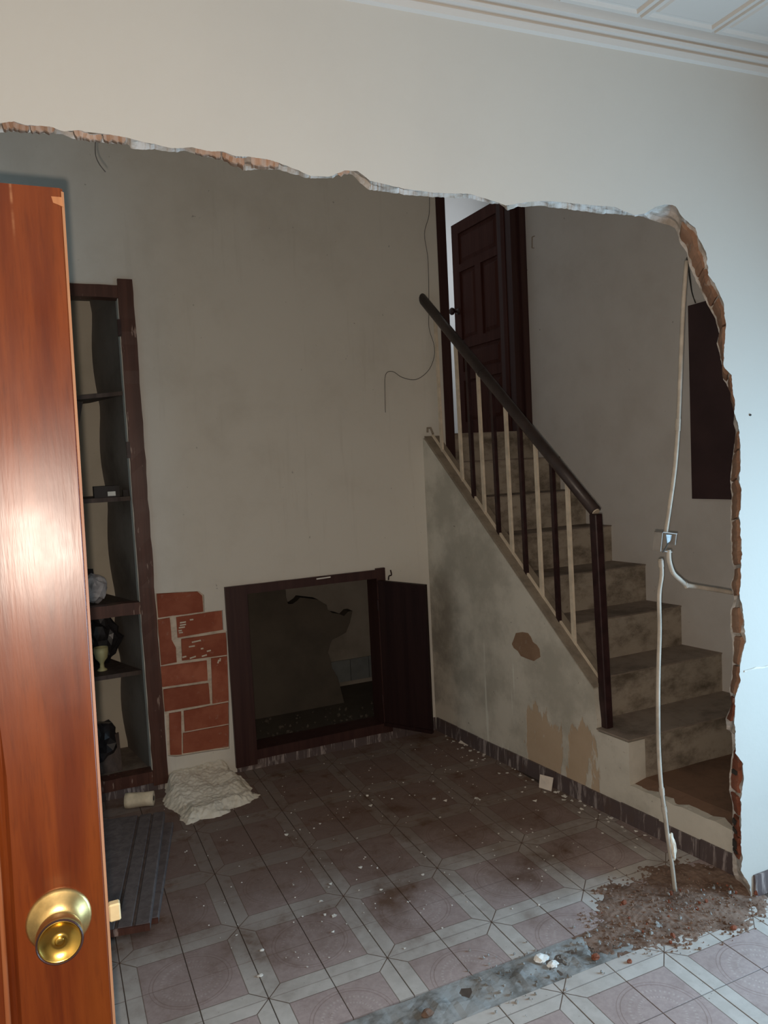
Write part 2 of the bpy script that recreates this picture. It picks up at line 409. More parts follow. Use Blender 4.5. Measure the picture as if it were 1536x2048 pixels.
NT_, NR_ = 380, 330
def rim_curves():
    fr, rr = [], []
    n = NT_
    for i in range(n+1):
        x = 1290*i/n
        a, b = interp(TOP_O, x), interp(TOP_I, x)
        j = 1.6*nz((x*.03, 0, 0), 1, 3)+1.4*nz((x*.11, 0, 0), 1, 5)+1.3*nz((x*.31, 0, 0), 1, 7)
        b2 = max(b, a+2.5)+j
        p, q = ony((x, a+j*.6), YF), ony((x, b2), YR)
        fr.append((p.x, p.z)); rr.append((q.x, q.z))
    corner_o = [(1310, 414), (1330, 409), (1345, 410)]; corner_i = [(1300, 439), (1325, 447), (1340, 451)]
    for a, b in zip(corner_o, corner_i):
        p, q = ony(a, YF), ony(b, YR); fr.append((p.x, p.z)); rr.append((q.x, q.z))
    n = NR_
    for i in range(n+1):
        t = i/n; yo = 413+(1822-413)*t; yi = 456+(1790-456)*t
        xo, xi = interp(RIGHT_O, yo, 1), interp(RIGHT_I, yi, 1)
        j = 2.0*nz((yo*.035, 7, 0), 1, 1)+1.6*nz((yo*.12, 3, 0), 1, 2)+1.5*nz((yo*.33, 3, 0), 1, 5)
        p, q = ony((xo+j, yo), YF), ony((min(xi, xo-2)+j*.5, yi), YR)
        if i == n: p.z = 0; q.z = 0
        fr.append((p.x, max(0, p.z))); rr.append((q.x, max(0, q.z)))
    # continue to the left behind the open door
    L = [(-.96+.018*nz((0, k*.6, 0), 1, 4), k*2.36/12) for k in range(13)]
    T = [(-.92+(fr[0][0]+.92)*k/6, 2.385+.01*nz((k, 0, 0), 1, 8)) for k in range(6)]
    return L+T+fr, L+T+rr
FR, RR = rim_curves()
def build_front_wall():
    H = 2.98; bm = bmesh.new()
    ext = [(FR[-1][0], 0), (XRF, 0), (XRF, H), (XL, H), (XL, 0)]
    for lp, y in ((FR, YF), (RR, YR)):
        loop = lp[:-1]+[(lp[-1][0], 0)]+ext[1:]
        vs = [bm.verts.new((p[0], y, p[1])) for p in loop]
        for t in tessellate_polygon([[Vector((p[0], p[1], 0)) for p in loop]]):
            try: bm.faces.new([vs[i] for i in t])
            except ValueError: pass
    wall = obj('wall_front', bm, 'front_paint', label='white painted wall with a large jagged hole knocked through it', cat='wall', kind='structure')
    bm = bmesh.new(); pp = [ony(q, YF) for q in ((1488, 1343), (1500, 1339), (1512, 1336), (1524, 1335), (1540, 1331))]
    for a, b in zip(pp, pp[1:]): bar(bm, a+Vector((0, -.001, .002*nz(a*50))), b+Vector((0, -.001, .002*nz(b*50))), .003, .006, (0, 1, 0))
    obj('filler_line', bm, 'flake', wall, label='rough white line of filler', kind='stuff')
    bm = bmesh.new(); c = ony((1500, 830), YF); lathe(bm, [(.004, 0), (.004, .003), (0, .004)], c, (0, -1, 0), 8); obj('nail', bm, 'wire', wall)
    # the broken thickness of the wall
    K = 7; bm = bmesh.new(); rows = []
    N = len(FR)
    def nrm(i):
        a, b = Vector(FR[max(i-2, 0)]), Vector(FR[min(i+2, N-1)]); d = (b-a); 
        return Vector((d.y, -d.x)).normalized() if d.length > 0 else Vector((0, -1))
    global rim_pt
    def rim_pt(i, t, out=0.0):
        f, r = Vector(FR[i]), Vector(RR[i]); p = f.lerp(r, t); nn = nrm(i)
        p = p + nn*out; return Vector((p.x, YF+(YR-YF)*t, max(0.0, p.y)))
    for i in range(N):
        row = []
        for k in range(K):
            t = k/(K-1); o = 0.0
            if 0 < k < K-1: o = -.010+.011*nz((FR[i][0]*22, FR[i][1]*22, t*4), 1, 2)
            row.append(bm.verts.new(rim_pt(i, t, o)))
        rows.append(row)
    for a, b in zip(rows, rows[1:]):
        for k in range(K-1):
            try: bm.faces.new([a[k], a[k+1], b[k+1], b[k]])
            except ValueError: pass
    obj('broken_edge', bm, 'rim_mortar', wall, label='rough plaster and mortar edge of the hole')
    return wall
wall_front = build_front_wall()
def rim_index(px=None, py=None):
    base = 13+6
    if px is not None: return base+int(round(NT_*px/1290))
    return base+NT_+1+3+int(round(NR_*(py-413)/(1822-413)))
def rim_brick(i0, i1, mat='rim_brick', t0=.27, t1=.86, proud=.004):
    bm = bmesh.new(); rows = []
    idx = list(range(i0, i1+1))
    for i in idx:
        e = .0045*nz((i*.37, i0, 0), 1, 9)+.002*nz((i*.9, 0, 0), 1, 9); edge = .4 if i in (i0, i1) else 1.0
        rows.append([bm.verts.new(rim_pt(i, t0+.09*nz((i*.31, 1, i0)), -.02)), bm.verts.new(rim_pt(i, t0+.05+.09*nz((i*.31, 1, i0)), proud*edge+e)),
                     bm.verts.new(rim_pt(i, .5, (proud+.002)*edge+e)), bm.verts.new(rim_pt(i, t1-.05+.07*nz((i*.27, 5, i0)), proud*edge+e)), bm.verts.new(rim_pt(i, t1+.07*nz((i*.27, 5, i0)), -.02))])
    for a, b in zip(rows, rows[1:]):
        for k in range(4): bm.faces.new([a[k], a[k+1], b[k+1], b[k]])
        bm.faces.new([a[4], a[0], b[0], b[4]])
    bm.faces.new(rows[0]); bm.faces.new(rows[-1][::-1])
    obj('brick', bm, mat, wall_front)
for a, b in ((8, 58), (62, 108), (150, 205), (208, 252), (390, 440), (444, 488), (503, 556), (676, 700)):
    rim_brick(rim_index(px=a), rim_index(px=b), 'rim_brick_pale', .40, .90)
for a, b, mt in ((436, 523, 0), (530, 585, 0), (590, 640, 0), (645, 698, 0), (704, 742, 0), (746, 800, 0), (858, 890, 0), (896, 950, 0), (955, 1030, 0), (1036, 1128, 0), (1135, 1190, 0), (1215, 1268, 0), (1274, 1330, 0), (1336, 1392, 0), (1398, 1446, 1), (1516, 1592, 1), (1600, 1640, 1), (1645, 1680, 1), (1684, 1730, 1)):
    rim_brick(rim_index(py=a), rim_index(py=b), 'rim_brick_red' if mt else 'rim_brick')

for yy in (1656, 1672, 1700, 1716, 1552):  # black blocks painted as the shade inside the bricks' hollow cells
    i0, i1 = rim_index(py=yy-5), rim_index(py=yy+5); bm = bmesh.new()
    q0 = [rim_pt(i, t, o) for o in (.0125, -.012) for i, t in ((i0, .40), (i0, .72), (i1, .72), (i1, .40))]
    hexa(bm, q0); obj('brick_cell_shade', bm, 'wire', wall_front, label='black block for the shade inside a hollow brick cell')
# ---- back wall of the hall: polygon with cupboard, hatch and brick-patch holes
CX0, CX1, CZ0, CZ1 = -.74, -.115, .045, 2.49        # cupboard clear opening
HX0, HX1, HZ0, HZ1 = .425, 1.18, .10, .955          # hatch clear opening
def build_back_wall():
    patch_px = [(311, 1187), (352, 1184), (398, 1182), (408, 1190), (409, 1224), (445, 1220), (447, 1260), (453, 1262), (458, 1400), (459, 1498), (420, 1503), (352, 1514), (336, 1512), (331, 1440), (326, 1400), (318, 1290), (313, 1230)]
    patch = [(p.x, p.z) for p in (ony(q, YB) for q in patch_px)]
    bm = bmesh.new(); H = 4.25
    outer = [(-1.3, 0), (1.685, 0), (1.685, H), (-1.3, H)]
    holes = [[(CX0, CZ0), (CX1, CZ0), (CX1, CZ1), (CX0, CZ1)], [(HX0, HZ0), (HX1, HZ0), (HX1, HZ1), (HX0, HZ1)], patch]
    poly_solid(bm, [outer]+holes, lambda u, v: (u, YB, v), lambda u, v: (u, YB+.12, v))
    wl = obj('wall_back', bm, 'hall_paint', label='grimy off-white far wall with the tall cupboard and low hatch', cat='wall', kind='structure')
    bm = bmesh.new(); box(bm, -.085, .335, YB+.016, YB+.11, .10, 1.02)
    obj('mortar_bed', bm, 'mortar', wl)
    bricks = [[(314, 1188), (396, 1184), (405, 1192), (407, 1224), (317, 1236)],
              [(316, 1240), (340, 1236), (344, 1280), (352, 1296), (354, 1325), (323, 1331)],
              [(353, 1235), (444, 1222), (446, 1260), (356, 1276)],
              [(363, 1279), (452, 1266), (455, 1310), (365, 1322)],
              [(322, 1334), (414, 1322), (416, 1362), (325, 1375)],
              [(327, 1380), (418, 1367), (421, 1408), (330, 1424)],
              [(423, 1318), (456, 1313), (459, 1402), (426, 1408)],
              [(339, 1428), (363, 1424), (364, 1510), (341, 1511)],
              [(368, 1423), (457, 1406), (458, 1448), (370, 1464)],
              [(367, 1468), (458, 1451), (458, 1494), (367, 1508)]]
    for k, bp in enumerate(bricks):
        bm = bmesh.new(); pts = [ony(q, YB) for q in bp]; c = sum(pts, Vector())/len(pts)
        y = YB+.006+.003*random.random()
        loop = []
        for a, b in zip(pts, pts[1:]+pts[:1]):
            n = max(2, int((b-a).length/.03))
            for s in range(n):
                p = a.lerp(b, s/n); loop.append((p.x+.0016*nz(p*40, 1, k), p.z+.0016*nz(p*45, 1, k+5)))
        poly_solid(bm, [loop], lambda u, v: (u, y, v), lambda u, v: (u, YB+.06, v))
        obj('brick', bm, 'brick', wl)
    # mortar smears left on two bricks
    bm = bmesh.new()
    for (a, b) in (((360, 1246), (372, 1244)), ((360, 1251), (372, 1249)), ((358, 1256), (370, 1254)), ((380, 1240), (387, 1239)), ((357, 1262), (364, 1261)), ((384, 1285), (402, 1281)), ((378, 1294), (390, 1292)), ((402, 1298), (407, 1297)), ((414, 1303), (422, 1301)), ((365, 1315), (373, 1313)), ((380, 1317), (392, 1313)), ((438, 1320), (436, 1327)), ((441, 1317), (440, 1323)), ((404, 1313), (414, 1310)), ((358, 1266), (366, 1265))):
        p, q = ony(a, YB), ony(b, YB); bar(bm, (p.x, YB+.0045, p.z), (q.x, YB+.0045, q.z), .004, .007, (0, 1, 0))
    obj('mortar_smear', bm, 'mortar', wl, kind='stuff')
    return wl
wall_back = build_back_wall()

# ---- stair side wall (stringer wall), one polygon in (Y, Z)
def build_stair_wall():
    pts = [(1.36, 0), (1.36, 1.735), (1.337, 1.722), (.092, .548), (.078, .41), (.078, .36), (-.10, .36), (-.10, .20)]
    edge = [(-.10-.52*k/14, .172+.014*nz((k*.8, 0, 0), 1, 3)) for k in range(15)]
    pts = pts+edge+[(-.62, 0)]
    bm = bmesh.new()
    poly_solid(bm, [pts], lambda u, v: (xs(u), u, v), lambda u, v: (xs(u)+.09, u, v))
    wl = obj('wall_stair', bm, 'stair_wall', label='peeling off-white stringer wall below the stair railing', cat='wall', kind='structure')
    bm = bmesh.new()
    a, b = Vector((0, 1.337, 1.731)), Vector((0, .086, .557)); dz = .016
    for p in (a, b): p.x = xs(p.y)-.004
    hexa(bm, [a, b, b+Vector((.098, 0, 0)), a+Vector((.098, 0, 0)), a+Vector((0, 0, dz)), b+Vector((0, 0, dz)), b+Vector((.098, 0, dz)), a+Vector((.098, 0, dz))])
    obj('coping', bm, 'coping', wl, label='brown stone coping sloping along the top')
    # bare terracotta patch where the plaster has fallen away
    px = [(1032, 1266), (1045, 1264), (1056, 1266), (1062, 1274), (1066, 1284), (1074, 1290), (1079, 1298), (1081, 1314), (1074, 1318), (1068, 1322), (1056, 1318), (1042, 1312), (1036, 1302), (1028, 1296), (1024, 1288), (1028, 1278)]
    loop = [onst(q) for q in px]; bm = bmesh.new()
    poly_solid(bm, [[(p.y, p.z) for p in loop]], lambda u, v: (xs(u)-.0015, u, v), lambda u, v: (xs(u)+.004, u, v))
    obj('bare_patch', bm, 'bare_plaster', wl, label='bare brick-coloured patch in the paint')
    return wl
wall_stair = build_stair_wall()

# ---- stairwell right wall, hall left wall, ceilings, upper room
bm = bmesh.new()
y0, y1 = YR, 1.56
hexa(bm, [(xr(y0), y0, 0), (xr(y0)+.1, y0, 0), (xr(y1)+.1, y1, 0), (xr(y1), y1, 0), (xr(y0), y0, 4.25), (xr(y0)+.1, y0, 4.25), (xr(y1)+.1, y1, 4.25), (xr(y1), y1, 4.25)])
wall_right = obj('wall_right', bm, 'stairwell_paint', label='grey stairwell wall on the far side of the steps', cat='wall', kind='structure')
obj('wall_left', nb(-1.42, -1.3, YR, 1.48, 0, 4.25), 'hall_paint', label='left wall of the hall, hidden behind the open door', cat='wall', kind='structure')
obj('ceiling', nb(-1.42, 3.7, YR-.1, 3.7, 4.25, 4.33), 'hall_paint', label='high ceiling over the hall and the stairs', cat='ceiling', kind='structure')
obj('wall_above', nb(-1.42, 2.8, YF, YR, 2.98, 4.25), 'hall_paint', label='upper part of the wall over the knocked-through opening', cat='wall', kind='structure')
bm = bmesh.new()
for a, b in (((1064, 474), (1069, 472)), ((1064, 474), (1064, 496)), ((1064, 496), (1068, 496))):
    bar(bm, onrw(a, -.003), onrw(b, -.003), .004, .004)
obj('hook', bm, 'coping', wall_right)
# upper room beyond the top of the stairs
obj('wall_upper_back', nb(1.2, 3.7, 3.5, 3.6, 1.7, 4.25), 'upper_paint', label='pale far wall of the room at the top of the stairs', cat='wall', kind='structure')
obj('wall_upper_left', nb(1.1, 1.2, 1.48, 3.6, 1.7, 4.25), 'upper_paint', label='left wall of the room at the top of the stairs', cat='wall', kind='structure')
obj('wall_upper_right', nb(3.6, 3.7, 1.5, 3.6, 1.7, 4.25), 'upper_paint', label='right wall of the room at the top of the stairs', cat='wall', kind='structure')
obj('wall_upper_front', nb(2.44, 3.7, 1.5, 1.56, 1.7, 4.25), 'upper_paint', label='wall of the upper room to the right of its door', cat='wall', kind='structure')
obj('floor_upper', nb(1.1, 3.7, 1.58, 3.6, 1.66, 1.76), 'tread', label='floor of the room at the top of the stairs', cat='floor', kind='structure')

# ---- front room shell
obj('wall_front_left', nb(XL-.1, XL, -4.5, YF, 0, 2.98), 'ochre_paint', label='left wall of the front room', cat='wall', kind='structure')
obj('wall_rear', nb(XL-.1, XRF+.1, -4.6, -4.5, 0, 2.98), 'ochre_paint', label='wall behind the photographer', cat='wall', kind='structure')
bm = bmesh.new()
poly_solid(bm, [[(-4.5, 0), (YF, 0), (YF, 2.98), (-4.5, 2.98)], [(-2.2, .25), (-1.2, .25), (-1.2, 1.65), (-2.2, 1.65)]], lambda u, v: (XRF, u, v), lambda u, v: (XRF+.1, u, v))
obj('wall_front_right', bm, 'ochre_paint', label='right wall of the front room with the daylight window', cat='wall', kind='structure')
win = empty('window_1', (XRF+.05, -1.7, .25), label='white framed window in the right wall of the front room', cat='window', kind='structure')
for a, b in (((-2.2, .27), (-1.2, .27)), ((-2.2, 1.63), (-1.2, 1.63)), ((-2.18, .25), (-2.18, 1.65)), ((-1.22, .25), (-1.22, 1.65)), ((-1.7, .25), (-1.7, 1.65))):
    bm = bmesh.new(); bar(bm, (XRF+.05, a[0], a[1]), (XRF+.05, b[0], b[1]), .04, .04, (1, 0, 0)); obj('frame_bar', bm, 'front_paint', win)
# ceiling of the front room, tilted a hair like the photograph's
CT = math.atan(.043/1.5)
def cz(x, z): return z+(x-.33)*math.tan(CT)-.043
bm = bmesh.new()
hexa(bm, [(x, y, cz(x, z)) for z in (2.945, 3.05) for x, y in ((XL-.1, -4.6), (XRF+.1, -4.6), (XRF+.1, YF), (XL-.1, YF))])
ceil2 = obj('ceiling_front', bm, 'ceiling_paint', label='white ceiling of square plaster panels in the front room', cat='ceiling', kind='structure')
for i in range(-8, 5):
    for j in range(5):
        x0, y1_ = 1.229+i*.303, -.760-j*.303
        if x0+.30 > XRF or x0 < XL: continue
        bm = bmesh.new(); x1, y0_ = x0+.300, y1_-.300
        def q(x, y, z): return (x, y, cz(x, z))
        r0 = [q(x0, y0_, 2.95), q(x1, y0_, 2.95), q(x1, y1_, 2.95), q(x0, y1_, 2.95)]
        ins = lambda d, z: [q(x0+d, y0_+d, z), q(x1-d, y0_+d, z), q(x1-d, y1_-d, z), q(x0+d, y1_-d, z)]
        loops = [r0, ins(.006, 2.932), ins(.020, 2.932), ins(.026, 2.941), ins(.034, 2.941), ins(.042, 2.936)]
        V = [[bm.verts.new(p) for p in lp] for lp in loops]
        for a, b in zip(V, V[1:]):
            for k in range(4): bm.faces.new([a[k], a[(k+1) % 4], b[(k+1) % 4], b[k]])
        bm.faces.new(V[-1]); obj('panel', bm, 'ceiling_paint', ceil2)
prof = [(0, 2.835), (-.014, 2.838), (-.017, 2.856), (-.006, 2.862), (-.006, 2.868), (-.020, 2.872), (-.022, 2.882), (-.010, 2.888), (-.010, 2.893), (-.030, 2.897), (-.034, 2.925), (-.036, 2.95), (0, 2.95)]
bm = bmesh.new(); A = [bm.verts.new((XL, YF+y, cz(XL, z+.02))) for y, z in prof]; B = [bm.verts.new((XRF, YF+y, cz(XRF, z+.02))) for y, z in prof]
for i in range(len(prof)):
    j = (i+1) % len(prof); bm.faces.new([A[i], A[j], B[j], B[i]])
obj('trim_1', bm, 'ceiling_paint', label='white stepped plaster cornice along the top of the front wall', cat='cornice', kind='structure')

# ---- floor: bed, and every tile a part
bm = nb(-1.42, 2.82, -4.6, 1.48, -.10, -.006)
floor = obj('floor', bm, 'grout', label='dusty floor of pink and cream patterned tiles through both rooms', cat='floor', kind='structure')
def tile_mesh(w=.2, h=.2):
    g = .0012; z = 0.0; c = .0007
    bm = bmesh.new()
    lo = [(g, g, -.010), (w-g, g, -.010), (w-g, h-g, -.010), (g, h-g, -.010)]
    md = [(p[0], p[1], z-.0006) for p in lo]
    hi = [(g+c, g+c, z), (w-g-c, g+c, z), (w-g-c, h-g-c, z), (g+c, h-g-c, z)]
    V = [[bm.verts.new(p) for p in l] for l in (lo, md, hi)]
    for a, b in zip(V, V[1:]):
        for k in range(4): bm.faces.new([a[k], a[(k+1) % 4], b[(k+1) % 4], b[k]])
    bm.faces.new(V[-1]); bm.faces.new(V[0][::-1])
    bmesh.ops.recalc_face_normals(bm, faces=bm.faces[:])
    me = bpy.data.meshes.new('tile'); bm.to_mesh(me); bm.free(); me.materials.append(M['tile']); return me
TILE, TILE_Y, TILE_X = tile_mesh(), tile_mesh(.2, .05), tile_mesh(.05, .2)
rest = bmesh.new()
def add_tile(i, j):
    # tile covers [i*.2,(i+1)*.2]; the star corner is the one with even indices
    sx = i if i % 2 == 0 else i+1; sy = j if j % 2 == 0 else j+1
    dx, dy = (1 if sx == i else -1), (1 if sy == j else -1)
    rz = {(1, 1): 0, (-1, 1): 90, (-1, -1): 180, (1, -1): 270}[(dx, dy)]
    me = TILE
    if j == -4: me = TILE_Y if rz == 0 else TILE_X
    o = bpy.data.objects.new('tile', me); COL.objects.link(o); o.parent = floor
    o.location = (sx*.2, sy*.2, -.0008*random.random()); o.rotation_euler = (random.uniform(-.002, .002), random.uniform(-.002, .002), math.radians(rz))
cnt = 0
for j in range(-8, 7):
    for i in range(-6, 14):
        x, y = (i+.5)*.2, (j+.5)*.2
        if j == -4 and (x > 2.65): continue
        if y > YR and (x > xs(y)+.06 or x < -1.25): continue
        if y < YR and (x < -1.0 or x > 2.65): continue
        if y > 1.3 and not (-1.2 < x < xs(y)): continue
        if y < -.8 and x < 0.0: continue
        add_tile(i, j); cnt += 1
# broken concrete strip where the wall stood
bm = bmesh.new(); nx, ny = 130, 10; g = []
for i in range(nx+1):
    g.append([])
    for j in range(ny+1):
        x = -.95+2.66*i/nx; y = -.755+.155*j/ny
        ed = 1-abs(2*j/ny-1)
        z = -.004+.010*(nz((x*9, y*9, 0), 1, 2)+.6*nz((x*28, y*28, 0), 1, 4))*(.3+ed)+.004*ed
        g[-1].append(bm.verts.new((x, y+.012*nz((x*7, j, 0), 1, 3)*(1-ed), z if ed > .01 else -.004)))
for i in range(nx):
    for j in range(ny): bm.faces.new([g[i][j], g[i+1][j], g[i+1][j+1], g[i][j+1]])
obj('trim_2', bm, 'concrete', label='rough grey concrete strip in the floor where the wall stood', cat='threshold', kind='structure')

# ---- skirting tiles
def skirting(name, pts, label, h=.078, L=.2, out=.010, skip=None):
    base = bmesh.new(); o = empty(name, (0, 0, 0), label=label, cat='skirting', kind='structure')
    for (a, b, n) in pts:
        a, b, n = Vector((*a, 0)), Vector((*b, 0)), Vector((*n, 0)); d = b-a; tot = d.length; d.normalize(); s = 0
        while s < tot-.01:
            e = min(tot, s+L); p, q = a+d*(s+.001), a+d*(e-.001); hh = h+.004*random.uniform(-1, 1); oo = out+.002*random.random()
            bm = bmesh.new(); up = Vector((0, 0, hh))
            vs = hexa(bm, [p, q, q+n*oo, p+n*oo, p+up, q+up, q+n*(oo-.003)+up, p+n*(oo-.003)+up]); obj('tile', bm, 'skirting', o); s = e
skirting('baseboard_back', [((-.74, YB), (-.05, YB), (0, -1)), ((.318, YB), (1.52, YB), (0, -1))], 'dark marbled skirting tiles along the foot of the far wall', .078)
nst = (-math.cos(SA), -math.sin(SA))
skirting('baseboard_stair', [((xs(1.34), 1.34), (xs(-.60), -.60), nst)], 'dark marbled skirting tiles along the foot of the stair wall')
skirting('baseboard_front', [((1.70, YF), (XRF, YF), (0, -1))], 'bluish marbled skirting tiles at the foot of the wall right of the hole', .08)

# ================================================================== STAIRCASE
RY = [-.10, .157, .385, .603, .83, 1.015, 1.21, 1.43]; TZ = [.375, .572, .78, .98, 1.185, 1.388, 1.588, 1.76]
stairs = empty('staircase', (2.1, -.1, .187), label='flight of grimy off-white steps with dark stone treads rising to the door', cat='staircase')
for i, (y, z) in enumerate(zip(RY, TZ)):
    ynext = RY[i+1]+.03 if i < 7 else 1.60
    l = xs(y)+.09 if i else xs(y)-.004
    ln = xs(ynext)+.09
    zp = TZ[i-1] if i else .187
    bm = bmesh.new()                                   # tread slab
    zt = .007
    if i == 0:
        wob = [(-.112, xs(-.1)-.004), (-.118, xs(-.1)+.2), (-.108, 2.1), (-.115, xr(-.1))]
        poly = [(xs(-.1)-.004, -.105), (xs(-.1)+.1, -.108), (1.95, -.103), (2.2, -.107), (xr(-.1), -.104), (xr(ynext), ynext), (ln, ynext), (xs(.078)+.09, .078), (xs(.078)-.004, .078)]
    else:
        poly = [(l, y-.003), (l+.25, y-.004+.004*nz((i, 1, 0))), (l+.5, y-.004+.004*nz((i, 2, 0))), (xr(y), y-.004), (xr(ynext), ynext), (ln, ynext)]
    poly_solid(bm, [poly], lambda u, v: (u, v, z-zt), lambda u, v: (u, v, z))
    obj('tread' if i < 7 else 'landing', bm, 'tread', stairs)
    bm = bmesh.new()
    l0 = xs(y)+.09
    poly_solid(bm, [[(l0, y), (xr(y), y), (xr(y+.10), y+.10), (xs(y+.1)+.09, y+.10)]], lambda u, v: (u, v, zp-.03 if i else 0.15), lambda u, v: (u, v, z-zt))
    obj('riser', bm, 'riser', stairs)
    if i > 0:                                          # plain skirting wedge against the right wall is only grime on the wall
        pass
# low platform before the first step
bm = bmesh.new(); g = []
for i in range(13):
    g.append([])
    for j in range(13):
        y = -.10-.52*j/12; x = xs(y)+.02+(xr(y)-xs(y)-.02)*i/12
        z = .187+.004*nz((x*6, y*6, 0), 1, 6)-(.020+.010*nz((y*9, 2, 0), 1, 2) if i == 0 else 0)
        g[-1].append(bm.verts.new((x, y, z)))
for i in range(12):
    for j in range(12): bm.faces.new([g[i][j], g[i+1][j], g[i+1][j+1], g[i][j+1]])
lo = [bm.verts.new((p.co.x, p.co.y, .02)) for p in (g[0][0], g[12][0], g[12][12], g[0][12])]
bm.faces.new([lo[0], lo[3]]+[g[0][j] for j in range(12, -1, -1)]); bm.faces.new([lo[1], lo[2]]+[g[12][j] for j in range(12, -1, -1)])
bm.faces.new([lo[0], lo[1]]+[g[i][0] for i in range(12, -1, -1)]); bm.faces.new([lo[3], lo[2]]+[g[i][12] for i in range(12, -1, -1)])
bm.faces.new(lo)
obj('platform', bm, 'platform_top', stairs, label='low dusty brown platform before the first step')

# ---- railing
rail = empty('stair_railing', (xs(.08)+.05, .08, .375), label='metal stair railing with alternating dark and cream balusters and a dark handrail', cat='railing')
h0, h1 = onst((841, 593), .045), onst((1191, 1023), .045)
hd = (h1-h0).normalized()
bm = bmesh.new(); tube(bm, smooth_pts([h0, h0.lerp(h1, .5), h1], 2), .0275, 14); obj('handrail', bm, 'rail_plastic', rail, smooth=True)
bm = bmesh.new(); jp = h0.lerp(h1, .415); tube(bm, [jp-hd*.004, jp+hd*.004], .0295, 14); obj('joint_ring', bm, 'rail_plastic', rail)
bm = bmesh.new(); tube(bm, [h1+hd*.001, h1+hd*.006], .018, 10); obj('end_plug', bm, 'cream_iron', rail, label='pale worn plug in the cut end of the handrail')
def rail_z(y): return h0.z+(h1.z-h0.z)*(y-h0.y)/(h1.y-h0.y)
def cop_z(y): return .573+(1.747-.573)*(y-.092)/(1.337-.092)
def upright(px, w, mat, name):
    p = onst(px, .045); y = p.y; zb = cop_z(y)-.004; yt = y+.012
    bm = bmesh.new(); bar(bm, (xs(y)+.045, y, zb), (xs(yt)+.045, yt, rail_z(yt)-.01), w, .012 if mat != 'dark_iron' else w*.8, (0, 1, 0))
    obj(name, bm, mat, rail)
for px, c in (((884, 892), 1), ((925, 960), 1), ((948, 990), 0), ((970, 1030), 1), ((998, 1068), 0), ((1025, 1108), 1), ((1053, 1152), 0), ((1085, 1200), 1), ((1118, 1245), 0), ((1149, 1297), 1)):
    upright(px, .0225 if c else .022, 'cream_iron' if c else 'dark_iron', 'baluster')
bm = bmesh.new(); nw = onst((1183, 1380), .045); bar(bm, (xs(.075)+.045, .066, .372), (nw.x-.004, .082, rail_z(.082)+.004), .046, .040, (0, 1, 0), .004); obj('newel_post', bm, 'dark_iron', rail)
bm = bmesh.new(); a = Vector((xs(1.33)+.045, 1.33, cop_z(1.33)+.013)); b = Vector((xs(.09)+.045, .09, cop_z(.09)+.004)); bar(bm, a, b, .012, .010, (1, 0, 0)); obj('bottom_bar', bm, 'cream_iron', rail)
bm = bmesh.new(); hk = [onst(q, .03) for q in ((855, 865), (855, 856), (861, 856), (866, 868))]; tube(bm, hk, .006, 8); obj('wall_hook', bm, 'coping', rail)

